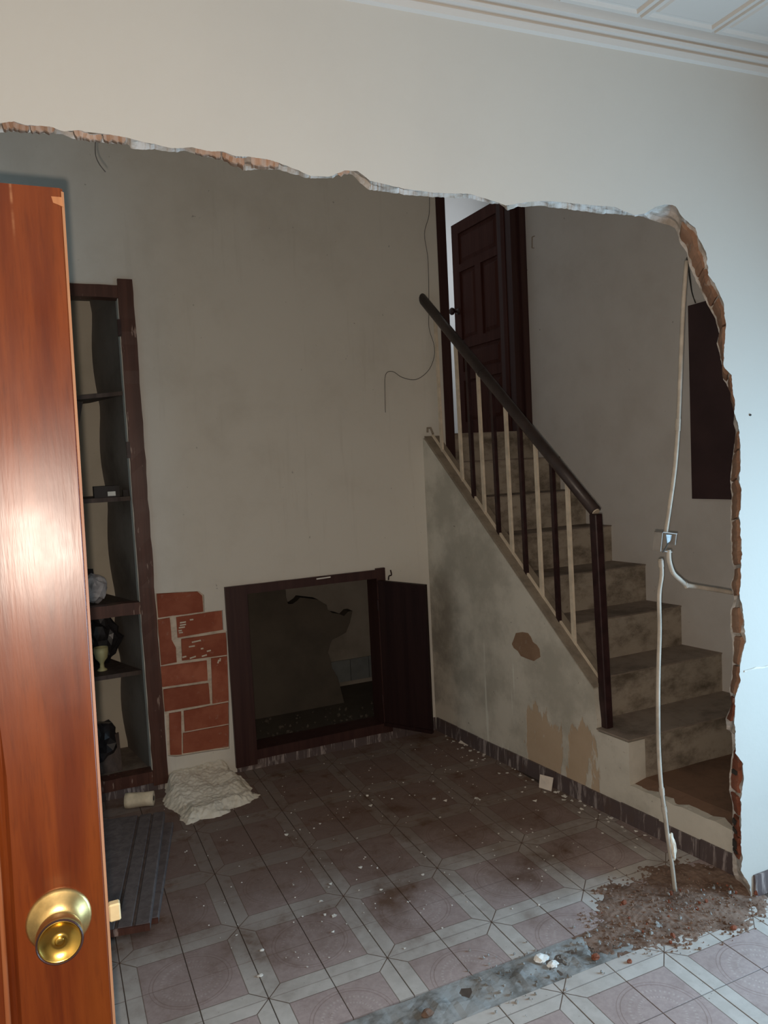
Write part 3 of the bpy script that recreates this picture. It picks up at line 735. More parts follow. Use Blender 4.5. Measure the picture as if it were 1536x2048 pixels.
# ---- door at the top of the stairs
door2 = empty('door_2', (2.25, 1.5, 1.76), label='dark panelled door standing ajar at the top of the stairs', cat='door', kind='structure')
obj('jamb', nb(1.675, 1.735, YB-.004, 1.52, 1.588, 4.0), 'dark_wood', door2)
def jamb_r():
    bm = bmesh.new(); y0, y1 = 1.43, 1.57
    for a, b, zz in ((.0, .045, 0), (.045, .10, -.02)):
        hexa(bm, [(xr(y0)-b, y0-zz, 1.755), (xr(y0)-a+.001, y0-zz, 1.755), (xr(y1)-a+.001, y1, 1.755), (xr(y1)-b, y1, 1.755), (xr(y0)-b, y0-zz, 4.0), (xr(y0)-a+.001, y0-zz, 4.0), (xr(y1)-a+.001, y1, 4.0), (xr(y1)-b, y1, 4.0)])
    obj('jamb', bm, 'dark_wood', door2)
jamb_r()
def upper_leaf():
    # local: u along the leaf from hinge to free edge, v up, w thickness
    hinge, free = Vector((2.245, 1.50, 0)), Vector((2.23, 2.13, 0)); du = (free-hinge).normalized(); wv = Vector((du.y, -du.x, 0))
    if wv.x > 0: wv = -wv                              # towards the stairs' left (visible face)
    W, z0, z1 = (free-hinge).length, 1.765, 3.222
    P = lambda u, v, t: hinge+du*u+Vector((0, 0, v))+wv*t
    def blk(bm, u0, u1, v0, v1, t0, t1, inset=0):
        hexa(bm, [P(u0, v0, t0), P(u1, v0, t0), P(u1, v1, t0), P(u0, v1, t0), P(u0+inset, v0+inset, t1), P(u1-inset, v0+inset, t1), P(u1-inset, v1-inset, t1), P(u0+inset, v1-inset, t1)])
    bm = bmesh.new(); blk(bm, 0, W, z0, z1, -.03, 0)
    s = .085
    H = z1-z0
    rails = [(z1-.075, z1), (z1-.335, z1-.285), (z1-.86, z1-.80), (z1-1.08, z1-1.02), (z0, z0+.09)]
    leaf = obj('leaf', bm, 'leaf_wood', door2)
    bm = bmesh.new()
    blk(bm, 0, s, z0, z1, 0, .014); blk(bm, W-s, W, z0, z1, 0, .014)
    for a, b in rails: blk(bm, s, W-s, a, b, 0, .014)
    blk(bm, W/2-.035, W/2+.035, rails[2][1], rails[1][0], 0, .014)
    obj('stile_and_rail', bm, 'leaf_wood', leaf)
    cells = [(s, W-s, rails[1][1], rails[0][0]), (s, W/2-.035, rails[2][1], rails[1][0]), (W/2+.035, W-s, rails[2][1], rails[1][0]), (s, W-s, rails[3][1], rails[2][0]), (s, W/2-.035, rails[4][1], rails[3][0]), (W/2+.035, W-s, rails[4][1], rails[3][0])]
    for u0, u1, v0, v1 in cells:
        bm = bmesh.new(); blk(bm, u0+.014, u1-.014, v0+.014, v1-.014, 0, .010, .022); obj('panel', bm, 'leaf_wood', leaf)
    bm = bmesh.new(); lathe(bm, [(.022, 0), (.022, .006), (.009, .008), (.009, .035), (.024, .042), (.026, .055), (.018, .065), (0, .067)], P(W-.05, z0+.86, .014), wv, 14); obj('door_knob', bm, 'dark_iron', door2, smooth=True)
upper_leaf()

# ---- electric meter cupboard door on the right wall
def meter():
    p = [onrw(q) for q in ((1381, 612), (1389, 997))]
    yl, zt, zb = p[0].y, p[0].z, p[1].z; yn = yl-.62
    t = empty('meter_cabinet', (xr(yl), yl, zb), label='tall dark brown flat cabinet door on the grey stairwell wall', cat='cabinet')
    f = lambda y, z, o: (xr(y)-o, y, z)
    bm = bmesh.new(); hexa(bm, [f(yl, zb, -.002), f(yn, zb, -.002), f(yn, zt, -.002), f(yl, zt, -.002), f(yl, zb, .018), f(yn, zb, .018), f(yn, zt+.03, .018), f(yl, zt, .018)])
    obj('door', bm, 'cabinet', t)
    bm = bmesh.new(); tube(bm, [f(yn+.05, (zt+zb)/2, .018), f(yn+.05, (zt+zb)/2, .04)], .012, 10); obj('knob', bm, 'dark_iron', t)
    return yl, zt
MY, MZ = meter()

# ================================================================== TALL BUILT-IN CUPBOARD
cup = empty('built_in_cupboard', (-.4, YB, .045), label='tall doorless built-in cupboard with a worn dark frame in the far wall', cat='cupboard')
def rough_bar(name, x0, x1, z0, z1, y0, y1, mat, n=22, amp=.003, parent=cup):
    bm = bmesh.new(); vert = (z1-z0) > (x1-x0); rings = []
    for i in range(n+1):
        t = i/n
        if vert:
            z = z0+(z1-z0)*t; c = [(x0, y0), (x1, y0), (x1, y1), (x0, y1)]
            rings.append([bm.verts.new((x+amp*nz((x*9, z*11, 1), 1, 3)*(1 if y == y0 else .3), y+amp*.6*nz((x*9, z*13, 5), 1, 6), z)) for x, y in c])
        else:
            x = x0+(x1-x0)*t; c = [(y0, z0), (y1, z0), (y1, z1), (y0, z1)]
            rings.append([bm.verts.new((x, y, z+amp*nz((x*12, z*9, 1), 1, 4))) for y, z in c])
    for a, b in zip(rings, rings[1:]):
        for k in range(4): bm.faces.new([a[k], a[(k+1) % 4], b[(k+1) % 4], b[k]])
    bm.faces.new(rings[0]); bm.faces.new(rings[-1][::-1]); return obj(name, bm, mat, parent)
rough_bar('frame_stile', -.112, -.040, .03, 2.565, YB-.022, YB+.06, 'frame_wood', 40, .005)
rough_bar('frame_stile', -.80, -.735, .03, 2.565, YB-.022, YB+.06, 'frame_wood', 40, .003)
rough_bar('frame_rail', -.735, -.112, 2.475, 2.535, YB-.016, YB+.06, 'frame_wood')
rough_bar('frame_rail', -.735, -.112, .915, .975, YB-.010, YB+.05, 'frame_wood')
rough_bar('frame_rail', -.735, -.112, .045, .105, YB-.020, YB+.06, 'frame_wood')
for zc in (2.33, 1.735):
    bm = nb(-.125, -.108, YB-.024, YB-.002, zc-.04, zc+.04); obj('hinge', bm, 'dark_iron', cup)
# inside: pale back, darker splayed side wall bulging between shelves
bm = nb(-.86, .02, 1.86, 1.92, 0, 2.62); obj('back_panel', bm, 'cupboard_back', cup, label='pale back of the cupboard')
CA, CB = ony((180, 700), 1.865), ony((206, 1010), 1.865)
def CUPX(z): return CB.x+(CA.x-CB.x)*(z-CB.z)/(CA.z-CB.z)
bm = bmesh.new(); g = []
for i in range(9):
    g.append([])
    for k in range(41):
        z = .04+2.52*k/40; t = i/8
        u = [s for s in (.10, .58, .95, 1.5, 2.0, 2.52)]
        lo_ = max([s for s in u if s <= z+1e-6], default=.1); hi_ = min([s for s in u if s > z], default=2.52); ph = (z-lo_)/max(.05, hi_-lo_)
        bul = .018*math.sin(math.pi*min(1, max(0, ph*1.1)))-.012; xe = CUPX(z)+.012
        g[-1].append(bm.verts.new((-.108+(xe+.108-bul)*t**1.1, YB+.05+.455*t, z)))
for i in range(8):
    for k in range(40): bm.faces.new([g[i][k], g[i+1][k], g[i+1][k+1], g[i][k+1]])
obj('side_panel', bm, 'cupboard_side', cup, label='dark splayed side of the cupboard')
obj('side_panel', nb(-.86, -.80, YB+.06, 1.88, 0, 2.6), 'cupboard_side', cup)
obj('top_panel', nb(-.86, .02, YB+.10, 1.88, 2.56, 2.62), 'cupboard_side', cup)
obj('bottom_panel', nb(-.86, .02, YB+.06, 1.88, .0, .075), 'tread', cup)
def shelf(z, tilt=0.0, y0=YB+.055, t=.022, x1=-.118):
    bm = bmesh.new(); X0, X1 = -.795, x1
    yb = 1.84
    hexa(bm, [(X0, y0, z-t-tilt), (X1, y0+.0, z-t), (X1-.13, yb, z-t), (X0, yb, z-t-tilt), (X0, y0, z-tilt), (X1, y0, z), (X1-.13, yb, z), (X0, yb, z-tilt)])
    return obj('shelf', bm, 'shelf_wood', cup)
shelf(2.03, .06, t=.02); shelf(1.505); shelf(.965, y0=YB+.055); shelf(.60, y0=YB+.11)
bm = bmesh.new(); hexa(bm, [(-.40, 1.50, 1.80), (-.33, 1.50, 1.86), (-.33, 1.54, 1.86), (-.40, 1.54, 1.80), (-.40, 1.50, 1.99), (-.30, 1.50, 1.99), (-.30, 1.54, 1.99), (-.40, 1.54, 1.99)]); obj('shelf_bracket', bm, 'shelf_wood', cup)

# ---- things in the cupboard
def crumple(name, c, size, mat, label, cat, seed, amp=.35, sub=3, group=None):
    bm = bmesh.new(); bmesh.ops.create_icosphere(bm, subdivisions=sub, radius=1)
    for v in bm.verts:
        d = v.co.normalized(); k = 1+amp*nz(d*2.1, 1, seed)+amp*.6*abs(nz(d*5, 1, seed+2))-amp*.3
        v.co = Vector((d.x*size[0]*k, d.y*size[1]*k, d.z*size[2]*k))
    mz = min(v.co.z for v in bm.verts)
    for v in bm.verts: v.co = v.co+Vector((c[0], c[1], c[2]-mz))
    return obj(name, bm, mat, None, origin=c, label=label, cat=cat, group=group)
# dark box with a white label on the upper shelf
bx = empty('storage_box', (-.20, 1.44, 1.505), label='small dark box with a white label on the cupboard shelf', cat='box')
obj('body', nb(-.285, -.165, 1.425, 1.53, 1.506, 1.562), 'box', bx)
obj('paper_label', nb(-.222, -.185, 1.422, 1.4255, 1.512, 1.534), 'white_paper', bx, label='white paper label')
obj('small_block', nb(-.148, -.122, 1.435, 1.47, 1.506, 1.538), 'box', None, label='small black block beside the labelled box on the shelf', cat='block')
crumple('paper_bag', (-.315, 1.50, .966), (.062, .05, .075), 'bag', 'crumpled pale grey bag on the cupboard cross rail shelf', 'bag', 3)
crumple('dark_cloth', (-.40, 1.56, .966), (.10, .08, .11), 'box', 'dark bundle behind the crumpled pale bag in the cupboard', 'cloth', 8)
gb = bmesh.new(); gx, gy, gz = -.302, 1.585, .601
lathe(gb, [(0, 0), (.026, 0), (.024, .006), (.012, .014), (.010, .035), (.014, .045), (.030, .065), (.036, .095), (.036, .122), (.032, .122), (.030, .095), (.0, .07)], (gx, gy, gz), (0, 0, 1), 20)
obj('goblet', gb, 'goblet', None, origin=(gx, gy, gz), label='cream glazed goblet on the lower cupboard shelf', cat='goblet', smooth=True)
crumple('plastic_bag', (-.285, 1.70, .601), (.10, .06, .13), 'dark_bag', 'dark shiny plastic bag behind the goblet in the cupboard', 'bag', 12, .4)
crumple('rubbish_bag', (-.37, 1.62, .076), (.12, .10, .13), 'dark_bag', 'black rubbish bag on the bottom of the cupboard', 'bag', 21, .35)
bm = bmesh.new(); hexa(bm, [(-.40, 1.52, .077), (-.245, 1.52, .077), (-.245, 1.535, .077), (-.40, 1.535, .077), (-.40, 1.60, .21), (-.245, 1.60, .25), (-.245, 1.612, .25), (-.40, 1.612, .21)])
obj('board_scrap', bm, 'shelf_wood', None, label='dark board scrap leaning at the bottom of the cupboard', cat='board')

# ================================================================== LOW HATCH
hatch = empty('wall_hatch', (.8, YB, .03), label='low dark-framed hatch with an open leaf in the far wall', cat='hatch')
rough_bar('frame_stile', .312, .428, .028, 1.0, YB-.022, YB+.128, 'dark_wood', 8, .0012, hatch)
rough_bar('frame_stile', 1.178, 1.232, .05, 1.008, YB-.020, YB+.128, 'dark_wood', 8, .0012, hatch)
rough_bar('frame_rail', .428, 1.178, .952, 1.0, YB-.018, YB+.128, 'dark_wood', 8, .0012, hatch)
rough_bar('frame_rail', .428, 1.178, .052, .105, YB-.018, YB+.128, 'dark_wood', 8, .0012, hatch)
p, q_ = ony((633, 1158), YB-.02), ony((661, 1154), YB-.02)
bm = bmesh.new(); bar(bm, p, q_, .007, .003, (0, 0, 1)); obj('paper_strip', bm, 'white_paper', hatch, label='strip of white paper stuck to the top rail')
ha, hb = Vector((1.182, 1.338, 0)), Vector((1.352, 1.082, 0)); du = (hb-ha).normalized(); dn = Vector((-du.y, du.x, 0))
if dn.x > 0: dn = -dn
bm = bmesh.new(); za, zb_ = .092, .940
hexa(bm, [ha+Vector((0, 0, za)), hb+Vector((0, 0, za)), hb+Vector((0, 0, za))-dn*.022, ha+Vector((0, 0, za))-dn*.022, ha+Vector((0, 0, zb_)), hb+Vector((0, 0, zb_-.012)), hb+Vector((0, 0, zb_-.012))-dn*.022, ha+Vector((0, 0, zb_))-dn*.022])
leaf = obj('door', bm, 'hatch_leaf', hatch, label='plain dark leaf standing open into the hall')
for z in (.104, .928):
    bm = bmesh.new(); bar(bm, ha+dn*.003+Vector((0, 0, z)), hb+dn*.003+Vector((0, 0, z-.012*(z > .5))), .02, .008, (0, 0, 1)); obj('edge_moulding', bm, 'hatch_leaf', leaf)
for z in (.25, .80):
    bm = bmesh.new(); tube(bm, [ha+Vector((-.004, 0, z-.03)), ha+Vector((-.004, 0, z+.03))], .007, 8); obj('hinge', bm, 'dark_iron', leaf)
bm = bmesh.new(); hk = [ony(q, YB-.004) for q in ((777, 1160), (778, 1152), (783, 1150), (781, 1140))]; tube(bm, smooth_pts(hk, 3), .004, 8); obj('hook', bm, 'dark_iron', hatch)
# the dark space behind it
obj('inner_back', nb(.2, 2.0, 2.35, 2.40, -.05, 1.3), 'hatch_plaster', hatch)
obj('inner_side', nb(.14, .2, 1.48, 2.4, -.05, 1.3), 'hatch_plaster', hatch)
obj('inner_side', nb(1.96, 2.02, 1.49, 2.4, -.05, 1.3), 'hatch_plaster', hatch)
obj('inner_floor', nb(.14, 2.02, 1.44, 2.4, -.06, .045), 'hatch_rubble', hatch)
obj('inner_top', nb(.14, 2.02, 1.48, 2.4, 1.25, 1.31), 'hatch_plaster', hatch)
bpx = [(470, 1100), (571, 1180), (572, 1195), (576, 1208), (585, 1208), (595, 1201), (600, 1195), (618, 1197), (635, 1199), (645, 1206), (653, 1210), (655, 1220), (665, 1226), (678, 1228), (688, 1232), (692, 1228), (697, 1223), (705, 1222), (700, 1245), (692, 1265), (680, 1272), (664, 1280), (660, 1290), (656, 1305), (661, 1320), (664, 1336), (675, 1354), (682, 1380), (690, 1420), (470, 1480)]
bp = [ony(q, 2.0) for q in bpx]
bm = bmesh.new(); poly_solid(bm, [[(p.x, max(p.z, .03)) for p in bp]], lambda u, v: (u, 2.0, v), lambda u, v: (u, 2.09, v))
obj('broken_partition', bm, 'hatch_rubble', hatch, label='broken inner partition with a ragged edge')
tz0, tz1 = ony((720, 1358), 2.34).z, ony((720, 1318), 2.34).z
tx = [ony((q, 1338), 2.34).x for q in (655, 701, 738, 775)]
for k in range(3): obj('white_tile', nb(tx[k]+.002, tx[k+1]-.002, 2.338, 2.352, tz0, tz1+.01), 'tile_white', hatch)
bm = bmesh.new()
for k in range(110):
    x, y = random.uniform(.45, 1.5), random.uniform(1.5, 1.95); s = abs(random.gauss(0, .006))+.003
    vs = bmesh.ops.create_icosphere(bm, subdivisions=1, radius=s, matrix=Matrix.Translation((x, y, .05+s*.3)))['verts']
    for v in vs: v.co.x += random.uniform(-.4, .4)*s; v.co.z += random.uniform(-.3, .3)*s
obj('rubble', bm, 'hatch_rubble', hatch, kind='stuff')

# ================================================================== FRONT DOOR LEAF (mahogany)
def front_door():
    X1, Y0, Ztop = -.456, -1.43, 2.03; W = .84; T = .035; B = .06
    root = empty('door_1', (X1-W, Y0, .012), label='open varnished mahogany door with a brass knob, close on the left', cat='door', kind='structure')
    tl = math.tan(math.radians(1.0)); Ztop = 2.043
    def P(x, y, z): return Vector((x-(Ztop-z)*(-tl)*-1, y, z))
    lean = math.tan(math.radians(4.05))
    def pt(u, z, y): return Vector((X1-u-(Ztop-z)*tl, y+(z-1.5)*lean, z))        # u measured leftwards from the latch edge
    bm = bmesh.new()
    # slab with a vertical routed groove about .125 from the edge, below the middle
    gu = .1275
    us = [(0.004, 0), (.0, .004)]
    prof = [(0, .004), (.004, 0), (gu-.009, 0), (gu-.004, .006), (gu, .004), (gu+.004, .0065), (gu+.012, .001), (gu+.03, .003), (W, .003), (W, T), (0, T)]
    zs = [.012, 1.43]
    def ring(z, g):
        return [bm.verts.new(pt(u, z, Y0+(d if (g or i in (0, 1, 9, 10)) else 0))) for i, (u, d) in enumerate(prof)]
    r = [ring(.012, 1), ring(1.22, 1), ring(1.30, 0), ring(Ztop, 0)]
    for a, b in zip(r, r[1:]):
        for i in range(len(prof)):
            j = (i+1) % len(prof); bm.faces.new([a[i], a[j], b[j], b[i]])
    bm.faces.new(r[0]); bm.faces.new(r[-1][::-1])
    obj('leaf', bm, 'mahogany', root, origin=(X1-.01, Y0, 1.0))
    bm = bmesh.new()
    q0, q1 = pt(-.0008, .02, Y0+.003), pt(-.0008, Ztop-.004, Y0+.003)
    hexa(bm, [q0+Vector((-.003, -.002, 0)), q0+Vector((.0008, .001, 0)), q0+Vector((.0008, .030, 0)), q0+Vector((-.003, .030, 0)), q1+Vector((-.003, -.002, 0)), q1+Vector((.0008, .001, 0)), q1+Vector((.0008, .030, 0)), q1+Vector((-.003, .030, 0))])
    obj('edge_strip', bm, 'door_edge', root, label='pale strip painting the bevel highlight on the latch edge')  # highlight of the rounded bevel, put in as paler wood
    def hit(q):
        d = ray(q); t = (Y0-1.5*lean-CAM.y+CAM.z*lean)/(d.y-d.z*lean); return CAM+d*t
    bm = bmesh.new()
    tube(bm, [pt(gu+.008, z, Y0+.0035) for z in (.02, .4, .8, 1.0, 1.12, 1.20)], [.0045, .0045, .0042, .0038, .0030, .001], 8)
    obj('groove_highlight', bm, 'door_highlight', root, label='pale bead painting the lacquer highlight along the routed groove', smooth=True)  # lacquer highlight along the groove, put in as a paler bead
    c = hit((118, 1838))
    k = bmesh.new(); ax = Vector((0, -1, lean)).normalized()
    lathe(k, [(.043, 0), (.043, .003), (.040, .006), (.034, .009), (.029, .016), (.022, .019), (.016, .022), (.0145, .030)], c, ax, 36)
    rose = obj('knob_rose', k, 'brass_worn', root, label='worn brass rose', smooth=True)
    k = bmesh.new()
    lathe(k, [(.0145, .022), (.017, .030), (.024, .036), (.0285, .042), (.0300, .050), (.0300, .060), (.0285, .066), (.0275, .0665)], c, ax, 36)
    knob = obj('door_knob', k, 'brass_worn', root, label='brass door knob', smooth=True)
    k = bmesh.new(); lathe(k, [(.0276, .0655), (.0262, .0672), (.0255, .0655), (.012, .0625), (.0055, .0618), (.0055, .0645), (.0045, .0652), (0, .0652)], c, ax, 36)
    obj('knob_face', k, 'brass', knob, label='bright dished face of the knob with a small button', smooth=True)
    k = bmesh.new(); lathe(k, [(.0292, .0645), (.0296, .0668), (.0282, .0682), (.0270, .0668)], c, ax, 36); obj('knob_ring', k, 'dark_iron', knob)
    bm = bmesh.new(); lb = hit((219, 1834)); lb.y += .014
    box(bm, lb.x, lb.x+.016, lb.y-.008, lb.y+.006, lb.z-.013, lb.z+.013, .002); obj('latch', bm, 'latch', root, label='brass latch tongue')
    bm = bmesh.new(); q = pt(.018, Ztop, Y0); vs = [(-.472, 2.030), (-.4575, 2.030), (-.4565, 2.016), (-.464, 2.019), (-.470, 2.021)]
    poly_solid(bm, [vs], lambda u, v: (u, Y0+(v-1.5)*lean-.0006, v), lambda u, v: (u, Y0+(v-1.5)*lean+.001, v)); obj('chipped_corner', bm, 'door_edge', root, label='chipped corner showing pale wood')
front_door()

# ================================================================== LOOSE CONDUIT
YC = -.60
con = empty('conduit', (1.465, YC, 0), label='cream plastic conduit hanging free in the hole with a side branch', cat='conduit')
def ctube(px, r, name, parent=con, mat='conduit', y=YC):
    bm = bmesh.new(); tube(bm, smooth_pts([ony(q, y) for q in px], 4), r, 10); return obj(name, bm, mat, parent, smooth=True)
ctube([(1373, 522), (1366, 620), (1360, 760), (1356, 850), (1350, 930), (1341, 1000), (1331, 1066)], .0075, 'upper_pipe')
low = [(1321, 1118), (1323, 1150), (1318, 1190), (1319, 1260), (1317, 1330), (1316, 1400), (1317, 1490), (1322, 1570), (1330, 1630), (1336, 1680), (1344, 1730), (1350, 1782)]
ctube(low, .0075, 'lower_pipe')
ctube([(1337, 1100), (1338, 1122), (1346, 1146), (1360, 1160), (1371, 1170)], .0085, 'branch_pipe')
ctube([(1370, 1170), (1400, 1175), (1440, 1181), (1474, 1187)], .0085, 'branch_pipe')
for px in (((1356, 838), (1355, 862)), ((1321, 1120), (1322, 1134)), ((1323, 1576), (1324, 1590)), ((1369, 1166), (1373, 1174)), ((1327, 1612), (1329, 1624))):
    bm = bmesh.new(); tube(bm, [ony(px[0], YC), ony(px[1], YC)], .0095, 10); obj('coupling', bm, 'conduit', con)
# broken junction box
jb = ony((1330, 1084), YC)
def jbox():
    bm = bmesh.new(); a = math.radians(10); ca, sa = math.cos(a), math.sin(a)
    def L(u, v, y): return (jb.x+u*ca+v*sa, YC+y, jb.z-u*sa+v*ca)
    s = .034; t = .003
    for (u0, u1, v0, v1, y0, y1) in ((-s, -s+t, -s, s, -.018, .02), (s-t, s, -s*.2, s, -.016, .02), (-s, s, s-t, s, -.018, .02), (-.0, s, -s, -s+t, -.004, .02)):
        hexa(bm, [L(u0, v0, y0), L(u1, v0, y0), L(u1, v1, y0), L(u0, v1, y0), L(u0, v0, y1), L(u1, v0, y1), L(u1, v1, y1), L(u0, v1, y1)])
    b = obj('junction_box', bm, 'box_grey', con, label='broken open junction box')
    bm = bmesh.new(); poly_solid(bm, [[(-.004, .026), (.024, .027), (.018, .006), (.006, -.006), (.002, .008)]], lambda u, v: L(u, v, -.006), lambda u, v: L(u, v, -.002)); obj('metal_scrap', bm, 'steel', b, label='shiny metal scrap')
    bm = bmesh.new(); tube(bm, [L(.006, -.002, -.01), L(-.012, -.028, -.014), L(-.018, -.036, -.012)], .002, 6); obj('wire_end', bm, 'wire', b)
jbox()
pl = ony((1344, 1692), YC)
bm = bmesh.new(); bmesh.ops.create_icosphere(bm, subdivisions=3, radius=1)
for v in bm.verts:
    d = v.co.copy(); k = 1+.35*nz(d*2, 1, 5); v.co = Vector((pl.x+d.x*.016*k+d.z*-.006, YC+d.y*.014*k, pl.z+d.z*.05*k))
obj('plaster_lump', bm, 'plaster_heap', con, label='lump of plaster still stuck to the pipe')
# thin wires
def wire(name, pts, label, r=.0016, mat='wire'):
    bm = bmesh.new(); tube(bm, smooth_pts(pts, 5), r, 6); return obj(name, bm, mat, None, label=label, cat='wire', smooth=True)
wire('cable', [ony((1374, 516), YC), ony((1379, 552), YC+.2), onrw((1384, 585), -.08), onrw((1391, 606), -.01)], 'dark cable from the conduit top to the brown cabinet', .003)
wire('hanging_wire', [ony((771, 825), YB-.006), ony((770, 790), YB-.006), ony((771, 750), YB-.006), ony((785, 743), YB-.008), ony((805, 755), YB-.008), ony((832, 759), YB-.006), ony((856, 742), YB-.006), ony((868, 715), YB-.006), ony((868, 690), YB-.005), ony((858, 655), YB-.005), ony((858, 610), YB-.005), ony((856, 520), YB-.005), ony((849, 468), YB-.005), ony((858, 430), YB-.005), ony((859, 385), YB-.005)], 'thin dark wire looping down the far wall by the handrail')
wire('stray_wire', [ony((191, 278), YR-.01), ony((191, 308), YR-.01), ony((198, 327), YR-.01), ony((211, 344), YR-.01)], 'short dark wire hanging from the top edge of the hole', .0012)

# ================================================================== THINGS ON THE HALL FLOOR
def lying_door(name, tr, br, wdt, z0, t, grooves, label, cat):
    tr, br = Vector((*tr, 0)), Vector((*br, 0)); dv = (br-tr); L = dv.length; dv.normalize(); du = Vector((dv.y, -dv.x, 0))
    if du.x > 0: du = -du
    root = empty(name, (tr.x, tr.y, z0), label=label, cat=cat)
    P = lambda u, v, z: tr+du*u+dv*v+Vector((0, 0, z0+z))
    prof = [(0, 0), (0, t-.004), (.004, t)]
    for g in grooves: prof += [(g-.008, t), (g-.003, t-.008), (g+.003, t-.008), (g+.008, t)]
    prof += [(wdt, t), (wdt, 0)]
    bm = bmesh.new(); A = [bm.verts.new(P(u, 0, z)) for u, z in prof]; B = [bm.verts.new(P(u, L, z)) for u, z in prof]
    for i in range(len(prof)):
        j = (i+1) % len(prof); bm.faces.new([A[i], A[j], B[j], B[i]])
    bm.faces.new(A); bm.faces.new(B[::-1]); obj('board', bm, 'panel_wood', root)
    bm = bmesh.new()
    hexa(bm, [P(.0, L, .002), P(wdt, L, .002), P(wdt, L+.008, .002), P(.0, L+.008, .002), P(.0, L, t-.003), P(wdt, L, t-.003), P(wdt, L+.008, t-.003), P(.0, L+.008, t-.003)])
    obj('edge_strip', bm, 'frame_wood', root, label='reddish worn end edge')
    return root
lying_door('cupboard_door', (-.112, .965), (-.286, .10), .50, .024, .028, [.055, .115], 'grey-brown grooved cupboard door lying on top of another by the mahogany door', 'door panel')
lying_door('cupboard_door', (-.085, .90), (-.25, .17), .44, .001, .022, [.08], 'lower dark board under the grooved cupboard door on the floor', 'door panel')
# spool lying on its side
c0, c1 = Vector((-.262, 1.215, .036)), Vector((-.135, 1.175, .036))
bm = bmesh.new(); ax = (c1-c0).normalized(); L = (c1-c0).length
lathe(bm, [(0, 0), (.036, 0), (.037, .02), (.033, L*.7), (.035, L), (.012, L), (.012, L-.03), (0, L-.03)], c0, ax, 24)
sp = empty('spool', c0, label='pale cylindrical spool lying on the floor below the cupboard', cat='spool'); obj('body', bm, 'roll', sp, smooth=True)
bm = bmesh.new(); lathe(bm, [(.0115, L-.02), (.0115, L+.0015), (0, L+.0015)], c0, ax, 16); obj('core_hole_shade', bm, 'box', sp, label='black disc for the shade in the end hole')  # black plug puts the shade of the open core into colour
# plaster heap under the brick patch
hp = [(334, 1558), (345, 1548), (400, 1540), (452, 1528), (465, 1545), (470, 1555), (500, 1570), (508, 1580), (526, 1590), (500, 1606), (462, 1620), (440, 1634), (405, 1640), (372, 1650), (362, 1640), (350, 1625), (322, 1608), (330, 1590), (326, 1575)]
hp = [onz(q) for q in hp]; hc = sum(hp, Vector())/len(hp)
def inside(poly, x, y):
    c = False; n = len(poly)
    for i in range(n):
        a, b = poly[i], poly[i-1]
        if (a.y > y) != (b.y > y) and x < (b.x-a.x)*(y-a.y)/(b.y-a.y)+a.x: c = not c
    return c
def edge_dist(poly, x, y):
    p = Vector((x, y)); best = 9
    for i in range(len(poly)):
        a, b = Vector(poly[i].xy), Vector(poly[i-1].xy); d = b-a
        t = max(0, min(1, (p-a).dot(d)/max(1e-9, d.dot(d)))); best = min(best, (p-a-d*t).length)
    return best if inside(poly, x, y) else -best
def field(x0, x1, y0, y1, nx, ny, hf):
    bm = bmesh.new(); V = {}
    for i in range(nx+1):
        for j in range(ny+1):
            x, y = x0+(x1-x0)*i/nx, y0+(y1-y0)*j/ny; V[i, j] = (x, y, hf(x, y))
    B = {}
    def v(k):
        if k not in B: B[k] = bm.verts.new(V[k])
        return B[k]
    for i in range(nx):
        for j in range(ny):
            ks = [(i, j), (i+1, j), (i+1, j+1), (i, j+1)]
            if max(V[k][2] for k in ks) > -.004: bm.faces.new([v(k) for k in ks])
    return bm
def heap_h(x, y):
    d = edge_dist(hp, x, y)+.016*nz((x*20, y*20, 0), 1, 1)+.009*nz((x*55, y*55, 0), 1, 2)
    if d < -.012: return -.01
    h = -.004+min(.034, max(-.006, d*.55))
    crust = nz((x*30, y*9, 0), 1, 3)
    return h+max(0, min(1, d/.03))*(.012*nz((x*15, y*15, 0), 1, 5)+.007*crust+.005*nz((x*70, y*70, 0), 1, 8)+.05*max(0, min(1, (y-1.05)/.3)))
xsx = [p.x for p in hp]; ysy = [p.y for p in hp]
bm = field(min(xsx)-.03, max(xsx)+.03, min(ysy)-.03, min(max(ysy)+.03, YB-.002), 96, 80, heap_h)
obj('plaster_heap', bm, 'plaster_heap', None, label='heap of hardened pale plaster on the floor below the bare bricks', cat='plaster')
# paper scraps on the stair skirting
def scrap(name, px, z, label, mat='paper', th=.0015):
    pts = [onz(q, zz) for q, zz in zip(px, z)]; bm = bmesh.new()
    A = [bm.verts.new(p) for p in pts]; B = [bm.verts.new(p+Vector((-.0004, 0, th))) for p in pts]
    bm.faces.new(A[::-1]); bm.faces.new(B)
    for i in range(len(A)): bm.faces.new([A[i], A[(i+1) % len(A)], B[(i+1) % len(A)], B[i]])
    return obj(name, bm, mat, None, label=label, cat='scrap')
scrap('paper_scrap', [(1078, 1575), (1103, 1583), (1107, 1556), (1080, 1549)], (.002, .002, .05, .055), 'torn pale paper leaning on the stair skirting, nearest the platform')
scrap('paper_scrap', [(917, 1486), (925, 1488), (935, 1492), (947, 1482), (940, 1472), (928, 1474)], (.002, .002, .002, .01, .03, .022), 'torn paper scrap on the floor by the hatch corner of the stair wall')
